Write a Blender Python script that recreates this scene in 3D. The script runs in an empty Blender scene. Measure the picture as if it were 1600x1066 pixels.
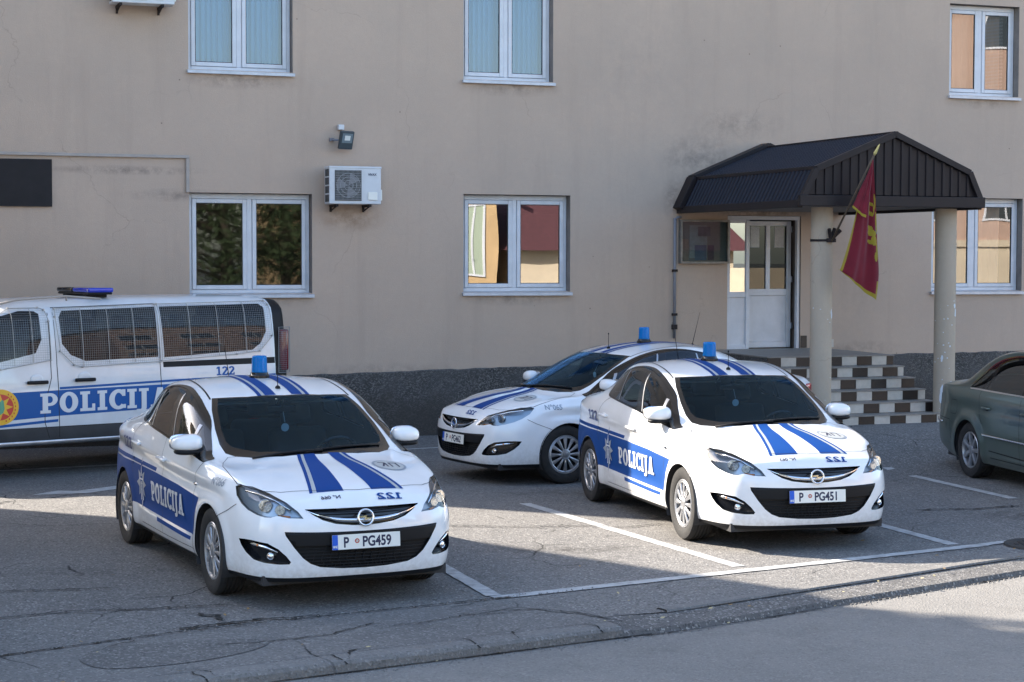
import bpy, bmesh, math, random
from mathutils import Vector, Matrix
from mathutils.bvhtree import BVHTree
from mathutils.geometry import tessellate_polygon
scene=bpy.context.scene
R=math.radians
# ---------------------------------------------------------------- camera
CF,CH,CP,CR_=2900.0,2.49,.0452,.002      # focal length in photo pixels, height, pitch, roll
cam=bpy.data.objects.new('camera',bpy.data.cameras.new('camera')); scene.collection.objects.link(cam)
cam.data.sensor_width=36; cam.data.lens=CF/1600*36; cam.data.clip_start=.1; cam.data.clip_end=2000
cam.matrix_world=Matrix.Translation((0,0,CH))@Matrix.Rotation(R(90)-CP,4,'X')@Matrix.Rotation(CR_,4,'Z')
scene.camera=cam
# ---------------------------------------------------------------- light
SUN_TO=Vector((-.906,.423,.577)).normalized()        # direction towards the sun
sun_el=math.asin(SUN_TO.z); sun_az=math.atan2(SUN_TO.x,SUN_TO.y)
world=bpy.data.worlds.new('World'); scene.world=world; world.use_nodes=True
nt=world.node_tree; nt.nodes.clear()
sky=nt.nodes.new('ShaderNodeTexSky'); sky.sky_type='NISHITA'; sky.sun_disc=False
sky.sun_elevation=sun_el; sky.sun_rotation=sun_az; sky.air_density=1.0; sky.dust_density=1.5; sky.ozone_density=1.0
bg=nt.nodes.new('ShaderNodeBackground'); bg.inputs[1].default_value=.15
wo=nt.nodes.new('ShaderNodeOutputWorld'); nt.links.new(sky.outputs[0],bg.inputs[0]); nt.links.new(bg.outputs[0],wo.inputs[0])
sun=bpy.data.objects.new('sun',bpy.data.lights.new('sun','SUN')); scene.collection.objects.link(sun)
sun.data.energy=5.0; sun.data.angle=R(.5); sun.data.color=(1,.91,.79)
sun.rotation_euler=SUN_TO.to_track_quat('Z','Y').to_euler()
scene.view_settings.view_transform='Standard'; scene.view_settings.look='None'
scene.view_settings.exposure=1.95; scene.view_settings.gamma=1; scene.view_settings.use_curve_mapping=False
scene.render.engine='CYCLES'
scene.cycles.max_bounces=8; scene.cycles.transparent_max_bounces=12
# ---------------------------------------------------------------- helpers
COL=scene.collection
def mat(name,col=(.8,.8,.8),rough=.5,metal=0,coat=0,spec=.5,emit=None,trans=0,ior=1.45,var=0,vscale=8,bump=0,bscale=60,alpha=1,coords='Object',col2=None,detail=6):
    m=bpy.data.materials.new(name); m.use_nodes=True; nt=m.node_tree; b=nt.nodes['Principled BSDF']
    b.inputs['Base Color'].default_value=(*col,1); b.inputs['Roughness'].default_value=rough; b.inputs['Metallic'].default_value=metal
    b.inputs['Coat Weight'].default_value=coat; b.inputs['Coat Roughness'].default_value=.03; b.inputs['Specular IOR Level'].default_value=spec
    b.inputs['Transmission Weight'].default_value=trans; b.inputs['IOR'].default_value=ior; b.inputs['Alpha'].default_value=alpha
    if emit: b.inputs['Emission Color'].default_value=(*emit[0],1); b.inputs['Emission Strength'].default_value=emit[1]
    if var or bump:
        tc=nt.nodes.new('ShaderNodeTexCoord')
    if var:
        n=nt.nodes.new('ShaderNodeTexNoise'); n.inputs['Scale'].default_value=vscale; n.inputs['Detail'].default_value=detail; n.inputs['Roughness'].default_value=.65
        nt.links.new(tc.outputs[coords],n.inputs['Vector'])
        r=nt.nodes.new('ShaderNodeMapRange'); r.inputs['From Min'].default_value=.3; r.inputs['From Max'].default_value=.7
        nt.links.new(n.outputs['Fac'],r.inputs['Value'])
        mx=nt.nodes.new('ShaderNodeMix'); mx.data_type='RGBA'
        c2=col2 or tuple(c*(1-var) for c in col)
        mx.inputs['A'].default_value=(*col,1); mx.inputs['B'].default_value=(*c2,1)
        nt.links.new(r.outputs['Result'],mx.inputs['Factor']); nt.links.new(mx.outputs['Result'],b.inputs['Base Color'])
    if bump:
        n2=nt.nodes.new('ShaderNodeTexNoise'); n2.inputs['Scale'].default_value=bscale; n2.inputs['Detail'].default_value=4
        nt.links.new(tc.outputs[coords],n2.inputs['Vector'])
        bp=nt.nodes.new('ShaderNodeBump'); bp.inputs['Strength'].default_value=bump; bp.inputs['Distance'].default_value=.01
        nt.links.new(n2.outputs['Fac'],bp.inputs['Height']); nt.links.new(bp.outputs['Normal'],b.inputs['Normal'])
    return m
def glass_mat(name,tint=(.55,.62,.62),refl=1.0,rough=.0,dark=0.0,gc=(.95,.97,1)):
    """thin pane: fresnel reflection over tinted see-through"""
    m=bpy.data.materials.new(name); m.use_nodes=True; nt=m.node_tree; nt.nodes.clear()
    o=nt.nodes.new('ShaderNodeOutputMaterial'); mx=nt.nodes.new('ShaderNodeMixShader'); g=nt.nodes.new('ShaderNodeBsdfGlossy'); g.inputs['Roughness'].default_value=rough
    t=nt.nodes.new('ShaderNodeBsdfTransparent'); t.inputs[0].default_value=(*tint,1)
    lw=nt.nodes.new('ShaderNodeFresnel'); lw.inputs[0].default_value=1.52
    mp=nt.nodes.new('ShaderNodeMath'); mp.operation='MULTIPLY_ADD'; mp.inputs[1].default_value=refl*1.5; mp.inputs[2].default_value=dark; mp.use_clamp=True
    g.inputs['Color'].default_value=(*gc,1)
    nt.links.new(lw.outputs[0],mp.inputs[0]); nt.links.new(mp.outputs[0],mx.inputs[0]); nt.links.new(t.outputs[0],mx.inputs[1]); nt.links.new(g.outputs[0],mx.inputs[2]); nt.links.new(mx.outputs[0],o.inputs[0])
    return m
def link(o,parent=None):
    COL.objects.link(o)
    if parent is not None: o.parent=parent
    return o
def mesh_obj(name,verts,faces,mats,parent=None,smooth=False,midx=None,normals=None):
    me=bpy.data.meshes.new(name); me.from_pydata([tuple(v) for v in verts],[],[tuple(f) for f in faces])
    for m in (mats if isinstance(mats,(list,tuple)) else [mats]): me.materials.append(m)
    if midx: me.polygons.foreach_set('material_index',midx)
    if smooth: me.polygons.foreach_set('use_smooth',[True]*len(me.polygons))
    me.update()
    if normals: me.normals_split_custom_set_from_vertices([tuple(n) for n in normals])
    return link(bpy.data.objects.new(name,me),parent)
def empty(name,loc=(0,0,0),rz=0,parent=None):
    o=bpy.data.objects.new(name,None); o.empty_display_size=.3; o.location=loc; o.rotation_euler=(0,0,rz); return link(o,parent)
def tag(o,label=None,cat=None,group=None,kind=None):
    if label: o['label']=label
    if cat: o['category']=cat
    if group: o['group']=group
    if kind: o['kind']=kind
    return o
class MB:
    """collects solids into one mesh"""
    def __init__(s): s.v=[];s.f=[];s.m=[]
    def add(s,vs,fs,m=0,M=None):
        b=len(s.v); s.v+= [ (M@Vector(v)) if M is not None else Vector(v) for v in vs]; s.f+=[tuple(b+i for i in f) for f in fs]; s.m+=[m]*len(fs); return s
    def box(s,a,b,m=0,M=None,bev=0):
        x0,y0,z0=a;x1,y1,z1=b
        if bev:
            e=bev; vs=[];fs=[]
            bm=bmesh.new(); bmesh.ops.create_cube(bm,size=1,matrix=Matrix.Translation(((x0+x1)/2,(y0+y1)/2,(z0+z1)/2))@Matrix.Diagonal((x1-x0,y1-y0,z1-z0,1)))
            bmesh.ops.bevel(bm,geom=bm.edges[:],offset=e,segments=3,profile=.5,affect='EDGES')
            s.frombm(bm,m,M); bm.free(); return s
        vs=[(x0,y0,z0),(x1,y0,z0),(x1,y1,z0),(x0,y1,z0),(x0,y0,z1),(x1,y0,z1),(x1,y1,z1),(x0,y1,z1)]
        return s.add(vs,[(0,3,2,1),(4,5,6,7),(0,1,5,4),(1,2,6,5),(2,3,7,6),(3,0,4,7)],m,M)
    def frombm(s,bm,m=0,M=None):
        bm.verts.index_update(); return s.add([v.co.copy() for v in bm.verts],[tuple(v.index for v in f.verts) for f in bm.faces],m,M)
    def cyl(s,p,q,r,r2=None,n=16,m=0,caps=True,M=None):
        p=Vector(p);q=Vector(q);d=(q-p).normalized(); a=d.orthogonal().normalized(); b=d.cross(a); r2=r if r2 is None else r2
        vs=[p+(a*math.cos(t)+b*math.sin(t))*r for t in [2*math.pi*i/n for i in range(n)]]+[q+(a*math.cos(t)+b*math.sin(t))*r2 for t in [2*math.pi*i/n for i in range(n)]]
        fs=[(i,(i+1)%n,n+(i+1)%n,n+i) for i in range(n)]
        if caps: fs+=[tuple(range(n-1,-1,-1)),tuple(range(n,2*n))]
        return s.add(vs,fs,m,M)
    def tube(s,pts,r,n=8,m=0,M=None,rs=None):
        pts=[Vector(p) for p in pts]; rings=[]; up=None
        for i,p in enumerate(pts):
            d=(pts[min(i+1,len(pts)-1)]-pts[max(i-1,0)]).normalized()
            if up is None: up=d.orthogonal().normalized()
            a=(up-d*up.dot(d)).normalized(); up=a; b=d.cross(a); rr=rs[i] if rs else r
            rings.append([p+(a*math.cos(2*math.pi*k/n)+b*math.sin(2*math.pi*k/n))*rr for k in range(n)])
        vs=[v for r_ in rings for v in r_]; fs=[]
        for i in range(len(pts)-1):
            for k in range(n): fs.append((i*n+k,i*n+(k+1)%n,(i+1)*n+(k+1)%n,(i+1)*n+k))
        fs+=[tuple(range(n-1,-1,-1)),tuple(range(len(vs)-n,len(vs)))]
        return s.add(vs,fs,m,M)
    def lathe(s,prof,n=32,m=0,M=None,close=False,caps=True):
        """prof [(r,z)] about z"""
        vs=[];fs=[]
        for r,z in prof:
            for k in range(n): t=2*math.pi*k/n; vs.append((r*math.cos(t),r*math.sin(t),z))
        L=len(prof)
        for i in range(L-1 if not close else L):
            j=(i+1)%L
            for k in range(n): fs.append((i*n+k,i*n+(k+1)%n,j*n+(k+1)%n,j*n+k))
        if not close and caps:
            if prof[0][0]>1e-6: fs.append(tuple(range(n-1,-1,-1)))
            if prof[-1][0]>1e-6: fs.append(tuple(range((L-1)*n,L*n)))
        return s.add(vs,fs,m,M)
    def prism(s,poly,z0,z1,m=0,M=None):
        """poly 2D (may be concave) extruded z0..z1"""
        n=len(poly); ar=sum(poly[i][0]*poly[(i+1)%n][1]-poly[(i+1)%n][0]*poly[i][1] for i in range(n))
        if ar<0: poly=poly[::-1]
        vs=[(x,y,z0) for x,y in poly]+[(x,y,z1) for x,y in poly]
        t=tessellate_polygon([[Vector((x,y,0)) for x,y in poly]])
        fs=[]
        for a,b,c in t:
            A,B,C=[Vector((*poly[i],0)) for i in (a,b,c)]
            if (B-A).cross(C-A).z<0: b,c=c,b
            fs.append((a+n,b+n,c+n)); fs.append((c,b,a))
        fs+=[(i,(i+1)%n,(i+1)%n+n,i+n) for i in range(n)]
        return s.add(vs,fs,m,M)
    def build(s,name,mats,parent=None,smooth=False,bevel=0,auto=None):
        o=mesh_obj(name,s.v,s.f,mats,parent,smooth or auto is not None,s.m)
        if auto is not None:
            me=o.data; bm=bmesh.new(); bm.from_mesh(me)
            for e in bm.edges:
                if len(e.link_faces)==2 and e.calc_face_angle(0)>R(auto): e.smooth=False
            bm.to_mesh(me); bm.free()
        if bevel:
            b=o.modifiers.new('bevel','BEVEL'); b.width=bevel; b.segments=2; b.limit_method='ANGLE'; b.angle_limit=R(40)
        return o
def catmull(pts,n=4,closed=False):
    P=[Vector(p) for p in pts]; L=len(P); out=[]
    rng=range(L if closed else L-1)
    for i in rng:
        p0=P[(i-1)%L] if closed or i>0 else P[i]; p1=P[i]; p2=P[(i+1)%L]; p3=P[(i+2)%L] if closed or i+2<L else P[min(i+1,L-1)]
        for k in range(n):
            t=k/n; out.append(.5*((2*p1)+(p2-p0)*t+(2*p0-5*p1+4*p2-p3)*t*t+(3*p1-p0-3*p2+p3)*t**3))
    if not closed: out.append(P[-1])
    return out
def in_poly(x,y,poly):
    c=False;n=len(poly);j=n-1
    for i in range(n):
        xi,yi=poly[i];xj,yj=poly[j]
        if (yi>y)!=(yj>y) and x<(xj-xi)*(y-yi)/(yj-yi)+xi: c=not c
        j=i
    return c
# ---- flat artwork: list of layers, each a list of simple 2D polygons
def arc(cx,cy,rx,ry,a0,a1,n=12): return [(cx+rx*math.cos(R(a0+(a1-a0)*i/n)),cy+ry*math.sin(R(a0+(a1-a0)*i/n))) for i in range(n+1)]
def band(cx,cy,rx,ry,ix,iy,a0,a1,n=14): return arc(cx,cy,rx,ry,a0,a1,n)+arc(cx,cy,ix,iy,a1,a0,n)
def rc(x0,y0,x1,y1): return [(x0,y0),(x1,y0),(x1,y1),(x0,y1)]
SLAB={
 'P':(.80,[rc(.10,0,.34,1),rc(0,0,.46,.15),rc(0,.85,.12,1),rc(.33,.85,.44,1),rc(.33,.36,.44,.51),band(.43,.68,.34,.32,.12,.17,-90,90)]),
 'O':(.88,[band(.42,.5,.42,.52,.16,.34,0,180,16),band(.42,.5,.42,.52,.16,.34,180,360,16)]),
 'L':(.74,[rc(.10,0,.34,1),rc(0,.85,.45,1),rc(0,0,.68,.15),rc(.54,.14,.68,.36)]),
 'I':(.48,[rc(.10,0,.34,1),rc(0,.85,.44,1),rc(0,0,.44,.15)]),
 'C':(.80,[band(.44,.5,.44,.52,.18,.34,42,318,22),rc(.60,.66,.76,1.0),rc(.66,.04,.78,.24)]),
 'J':(.50,[rc(.14,.02,.38,1),rc(.02,.85,.48,1),band(.08,.03,.30,.26,.06,.10,-90,2,8),rc(-.10,-.23,.09,-.06)]),
 'A':(.98,[[(.14,0),(.36,0),(.56,1),(.34,1)],[(.80,0),(.58,0),(.38,1),(.60,1)],rc(.30,.24,.64,.38),rc(.02,0,.42,.13),rc(.52,0,.94,.13)]),
 '1':(.56,[rc(.17,0,.39,1),rc(0,0,.54,.15),[(.0,.72),(.18,.78),(.18,1),(.0,.88)]]),
 '2':(.72,[band(.33,.70,.33,.31,.11,.15,-20,165,14),[(.0,.14),(.26,.14),(.66,.62),(.46,.72)],rc(0,0,.66,.17),rc(.54,.16,.66,.30)]),
}
def slab_text(s,h,sp=.06,width=None):
    x=0;polys=[]
    for c in s:
        w,ps=SLAB[c]
        for p in ps: polys.append([((x+a),b) for a,b in p])
        x+=w+sp
    tot=x-sp; sx=(width/tot if width else h)
    return [[(a*sx,b*h) for a,b in p] for p in polys], tot*sx
_fc={}
def font_tris(s,size,bold=0):
    k=(s,size,bold)
    if k not in _fc:
        c=bpy.data.curves.new('t','FONT'); c.body=s; c.size=size; c.offset=bold; c.resolution_u=6
        o=bpy.data.objects.new('t',c); COL.objects.link(o); bpy.context.view_layer.update()
        me=o.evaluated_get(bpy.context.evaluated_depsgraph_get()).to_mesh()
        V=[(v.co.x,v.co.y) for v in me.vertices]; F=[tuple(p.vertices) for p in me.polygons]
        xs=[v[0] for v in V];ys=[v[1] for v in V]
        V=[(x-min(xs),y) for x,y in V]
        _fc[k]=(V,F,max(xs)-min(xs)); bpy.data.objects.remove(o)
    return _fc[k]
def poly_tris(p):
    t=tessellate_polygon([[Vector((x,y,0)) for x,y in p]]); return list(p),[tuple(a) for a in t]
# ---------------------------------------------------------------- surfaces of car bodies: cutting, draping
class Skin:
    def __init__(s,V,F,N):
        s.V=V;s.F=F;s.N=N; s.bvh=BVHTree.FromPolygons(V,F)
    def normal(s,p):
        co,n,i,d=s.bvh.find_nearest(p)
        if i is None: return Vector((0,0,1))
        vs=[s.V[k] for k in s.F[i]]
        w=mathutils_poly(vs,co); o=Vector((0,0,0))
        for k,a in zip(s.F[i],w): o+=s.N[k]*a
        return o.normalized()
    def drape(s,layers,frame,off=.0015,step=.03,thick=0,name='decal',mats=None,parent=None,dz=.00025):
        """layers: [(verts2d,faces,matindex)] ; frame: (origin,e1,e2,d) projects along d (towards body)"""
        O,e1,e2,d=[Vector(a) for a in frame]; VV=[];FF=[];MM=[];NN=[]
        for li,(v2,fs,mi) in enumerate(layers):
            bm=bmesh.new(); vs=[bm.verts.new((x,y,0)) for x,y in v2]
            for f in fs:
                if len(set(f))<3: continue
                try: bm.faces.new([vs[i] for i in f])
                except ValueError: pass
            xs=[v[0] for v in v2];ys=[v[1] for v in v2]
            x=math.floor(min(xs)/step)*step+step*.5
            while x<max(xs):
                bmesh.ops.bisect_plane(bm,geom=bm.verts[:]+bm.edges[:]+bm.faces[:],plane_co=(x,0,0),plane_no=(1,0,0)); x+=step
            y=math.floor(min(ys)/step)*step+step*.5
            while y<max(ys):
                bmesh.ops.bisect_plane(bm,geom=bm.verts[:]+bm.edges[:]+bm.faces[:],plane_co=(0,y,0),plane_no=(0,1,0)); y+=step
            b=len(VV); ok=[];bm.verts.index_update()
            for v in bm.verts:
                p=O+e1*v.co.x+e2*v.co.y
                h=s.bvh.ray_cast(p-d*1.5,d)
                if h[0] is None: ok.append(False); VV.append(p); NN.append(-d); continue
                n=s.normal(h[0])
                if n.dot(d)>0: n=-n
                ok.append(True); VV.append(h[0]+n*(off+thick+dz*li)); NN.append(n)
            for f in bm.faces:
                idx=[v.index for v in f.verts]
                if all(ok[i] for i in idx):
                    P=[VV[b+i] for i in idx]
                    if max((P[0]-q).length for q in P)>step*6: continue
                    nn=(P[1]-P[0]).cross(P[2]-P[0])
                    if nn.dot(d)>0: idx=idx[::-1]
                    FF.append([b+i for i in idx]); MM.append(mi)
            bm.free()
        if thick:
            n0=len(VV); E={}
            for f in FF:
                for a,c in zip(f,f[1:]+f[:1]): E[(a,c)]=1
            for v,n in zip(VV[:n0],NN[:n0]): pass
            VV+= [v-n*thick for v,n in zip(VV[:n0],NN[:n0])]; NN+=NN[:n0]
            add=[]
            for (a,c) in E:
                if (c,a) not in E: add.append([c,a,a+n0,c+n0])
            FF+=add; MM+=[MM[0]]*len(add); 
        used=sorted({i for f in FF for i in f}); mp={k:i for i,k in enumerate(used)}
        return mesh_obj(name,[VV[k] for k in used],[[mp[i] for i in f] for f in FF],mats,parent,True,MM,None if thick else [NN[k] for k in used])
def mathutils_poly(vs,co):
    from mathutils.interpolate import poly_3d_calc
    return poly_3d_calc(vs,co)
def side_frame(s):   # s=-1 right side (front to the right), s=+1 left side; artwork x always along the reading direction
    return ((0,2*s,0),(-s,0,0),(0,0,1),(0,-s,0)) if s>0 else ((0,-2,0),(1,0,0),(0,0,1),(0,1,0))
def ribbon(path,w,closed=False):
    """polyline -> quad strip polygon list in 2D"""
    L=[];Rr=[];n=len(path)
    for i in range(n):
        if closed: a=path[(i-1)%n];b=path[(i+1)%n]
        else: a=path[max(i-1,0)];b=path[min(i+1,n-1)]
        dx,dy=b[0]-a[0],b[1]-a[1];l=math.hypot(dx,dy) or 1
        L.append((path[i][0]-dy/l*w/2,path[i][1]+dx/l*w/2));Rr.append((path[i][0]+dy/l*w/2,path[i][1]-dx/l*w/2))
    V=L+Rr;F=[]
    for i in range(n if closed else n-1):
        j=(i+1)%n; F.append((i,j,n+j,n+i))
    return V,F
class Cutter:
    def __init__(s,skin):
        s.skin=skin; bm=s.bm=bmesh.new(); vs=[bm.verts.new(v) for v in skin.V]
        s.part=bm.faces.layers.int.new('part'); s.mi=bm.faces.layers.int.new('mi')
        for f in skin.F: bm.faces.new([vs[i] for i in f])
        bm.normal_update()
    def cut(s,poly3,d,part=None,mi=None,filt=None,only=None,test=None):
        """poly3: 3D points or 2D in frame; d: view direction INTO the body"""
        d=Vector(d).normalized(); e1=d.orthogonal().normalized(); e2=d.cross(e1)
        P=[(Vector(p).dot(e1),Vector(p).dot(e2)) for p in poly3]; n=len(P)
        x0=min(p[0] for p in P);x1=max(p[0] for p in P);y0=min(p[1] for p in P);y1=max(p[1] for p in P)
        def cand():
            out=[]
            for f in s.bm.faces:
                if f.normal.dot(d)>-.03: continue
                c=f.calc_center_median()
                if filt and not filt(c): continue
                a,b=c.dot(e1),c.dot(e2)
                if a<x0-.15 or a>x1+.15 or b<y0-.15 or b>y1+.15: continue
                out.append(f)
            return out
        C=set(cand())
        for i in range(n):
            (ax,ay),(bx,by)=P[i],P[(i+1)%n]; l=math.hypot(bx-ax,by-ay)
            if l<1e-6: continue
            sx0,sx1=min(ax,bx)-.004,max(ax,bx)+.004; sy0,sy1=min(ay,by)-.004,max(ay,by)+.004
            sel=[]
            for f in C:
                us=[v.co.dot(e1) for v in f.verts]
                if max(us)<sx0 or min(us)>sx1: continue
                vs=[v.co.dot(e2) for v in f.verts]
                if max(vs)<sy0 or min(vs)>sy1: continue
                sel.append(f)
            if not sel: continue
            no=e1*(by-ay)-e2*(bx-ax); co=e1*ax+e2*ay
            g=set(sel)
            for f in sel: g.update(f.verts);g.update(f.edges)
            before=set(sel)
            r=bmesh.ops.bisect_plane(s.bm,geom=list(g),plane_co=co,plane_no=no,dist=1e-5)
            for q in r['geom']:
                if isinstance(q,bmesh.types.BMFace): C.add(q)
            C={f for f in C if f.is_valid}
        s.bm.normal_update()
        hit=[]
        for f in C:
            c=f.calc_center_median()
            if in_poly(c.dot(e1),c.dot(e2),P):
                if only is not None and f[s.part] not in only: continue
                if test and not test(f): continue
                if part is not None: f[s.part]=part
                if mi is not None: f[s.mi]=mi
                hit.append(f)
        return hit
    def emit(s,part,name,mats,parent,lining=None,off=0,recess=0,recess_dir=None,wall_mi=0,floor_mi=None,keepfaces=True):
        fs=[f for f in s.bm.faces if f[s.part]==part]
        vid={};V=[];N=[];F=[];M=[]
        for f in fs:
            idx=[]
            for v in f.verts:
                if v not in vid: vid[v]=len(V); V.append(v.co.copy()); N.append(s.skin.normal(v.co))
                idx.append(vid[v])
            F.append(idx);M.append(f[s.mi])
        if recess:
            n0=len(V); E={}
            for f in F:
                for a,b in zip(f,f[1:]+f[:1]): E[(a,b)]=1
            base=[list(f) for f in F]
            D=Vector(recess_dir).normalized() if recess_dir else None
            V+=[v+(D*recess if D is not None else -n*recess) for v,n in zip(V[:n0],N[:n0])]
            walls=[[b,a,a+n0,b+n0][::-1] for (a,b) in E if (b,a) not in E]
            F=[[i+n0 for i in f] for f in base]+walls; M=[(m if floor_mi is None else floor_mi) for m in M]+[wall_mi]*len(walls)
            return mesh_obj(name,V,F,mats,parent,False,M)
        if off: V=[v+n*off for v,n in zip(V,N)]
        if lining is not None:
            n0=len(V); F2=[[i+n0 for i in f][::-1] for f in F]; V+=[v-n*.022 for v,n in zip(V[:n0],N[:n0])]; N+=[-n for n in N[:n0]]; F+=F2; M+=[lining]*len(F2)
        return mesh_obj(name,V,F,mats,parent,True,M,N)
def lerp(a,b,t): return a+(b-a)*t
def interp(tab,x):
    if x<=tab[0][0]: return tab[0][1]
    for (a,va),(b,vb) in zip(tab,tab[1:]):
        if x<=b: return lerp(va,vb,(x-a)/(b-a))
    return tab[-1][1]
def subsurf_interp(verts,faces,creases,levels,fit=2):
    """Catmull-Clark surface that passes through the given cage points."""
    tgt=[Vector(v) for v in verts]; cage=[v.copy() for v in tgt]
    me=bpy.data.meshes.new('tmp'); me.from_pydata([tuple(v) for v in cage],[],faces)
    if creases:
        at=me.attributes.new('crease_edge','FLOAT','EDGE')
        for e in me.edges:
            k=tuple(sorted(e.vertices)); at.data[e.index].value=creases.get(k,0.0)
    ob=bpy.data.objects.new('tmp',me); bpy.context.scene.collection.objects.link(ob)
    md=ob.modifiers.new('s','SUBSURF'); md.levels=2
    n=len(cage)
    for it in range(fit):
        dg=bpy.context.evaluated_depsgraph_get(); ev=ob.evaluated_get(dg).to_mesh()
        for i in range(n):
            cage[i]+= (tgt[i]-ev.vertices[i].co)*0.75
            me.vertices[i].co=cage[i]
        me.update(); ob.evaluated_get(dg).to_mesh_clear(); bpy.context.view_layer.update()
    md.levels=levels
    bpy.context.view_layer.update()
    dg=bpy.context.evaluated_depsgraph_get(); ev=ob.evaluated_get(dg).to_mesh()
    V=[v.co.copy() for v in ev.vertices]; F=[tuple(p.vertices) for p in ev.polygons]; N=[v.normal.copy() for v in ev.vertices]
    bpy.data.objects.remove(ob)
    return V,F,N
def car_cage(D):
    """D: dict with plan (perimeter), rows, top grid -> full mirrored cage"""
    plan=D['plan']; nf=6; ns=len(D['G'])-2
    G=D['G']                       # stations x 6 points (x,y,z) from centre to belt edge
    V=[];idx={};F=[];CR={}
    def add(p,s):
        p=(p[0],p[1]*s,p[2])
        k=(round(p[0],4),round(p[1],4) if abs(p[1])>1e-6 else 0.0,round(p[2],4))
        if k not in idx: idx[k]=len(V); V.append(k)
        return idx[k]
    per=[G[0][j] for j in range(6)]+[G[i][5] for i in range(1,len(G)-1)]+[G[-1][j] for j in range(5,-1,-1)]
    n=len(per)
    # plan normals
    nrm=[]
    for i in range(n):
        a=plan[max(i-1,0)];b=plan[min(i+1,n-1)]
        if i==0: d=(0,1)
        elif i==n-1: d=(0,-1)
        else: d=(b[0]-a[0],b[1]-a[1]) 
        if i==0: nn=(1,0)
        elif i==n-1: nn=(-1,0)
        else:
            l=math.hypot(*d); nn=(d[1]/l,-d[0]/l)
            if nn[0]*(plan[i][0]-D['cx'])+nn[1]*plan[i][1]<0: nn=(-nn[0],-nn[1])
        nrm.append(nn)
    rows=[per]
    for r in D['rows']:
        row=[]
        for i in range(n):
            ins,z=r(i)
            y=plan[i][1]-nrm[i][1]*ins
            if i in(0,n-1): y=0
            row.append((plan[i][0]-nrm[i][0]*ins,y,z))
        rows.append(row)
    for s in (1,-1):
        def quad(a,b,c,d):
            q=[add(p,s) for p in (a,b,c,d)]
            if len(set(q))<3: return
            q=list(dict.fromkeys(q))
            if s<0:q.reverse()
            F.append(q)
        for i in range(len(G)-1):
            for j in range(5):
                quad(G[i][j],G[i][j+1],G[i+1][j+1],G[i+1][j])
        for k in range(len(rows)-1):
            for i in range(n-1):
                quad(rows[k][i],rows[k+1][i],rows[k+1][i+1],rows[k][i+1])
        for k,w in D.get('creases',{}).items():
            for i in range(n-1):
                a,b=add(rows[k][i],s),add(rows[k][i+1],s); CR[tuple(sorted((a,b)))]=w
        for (a,b,w) in D.get('gcreases',[]):
            CR[tuple(sorted((add(G[a[0]][a[1]],s),add(G[b[0]][b[1]],s))))]=w
    return V,F,CR
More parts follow.
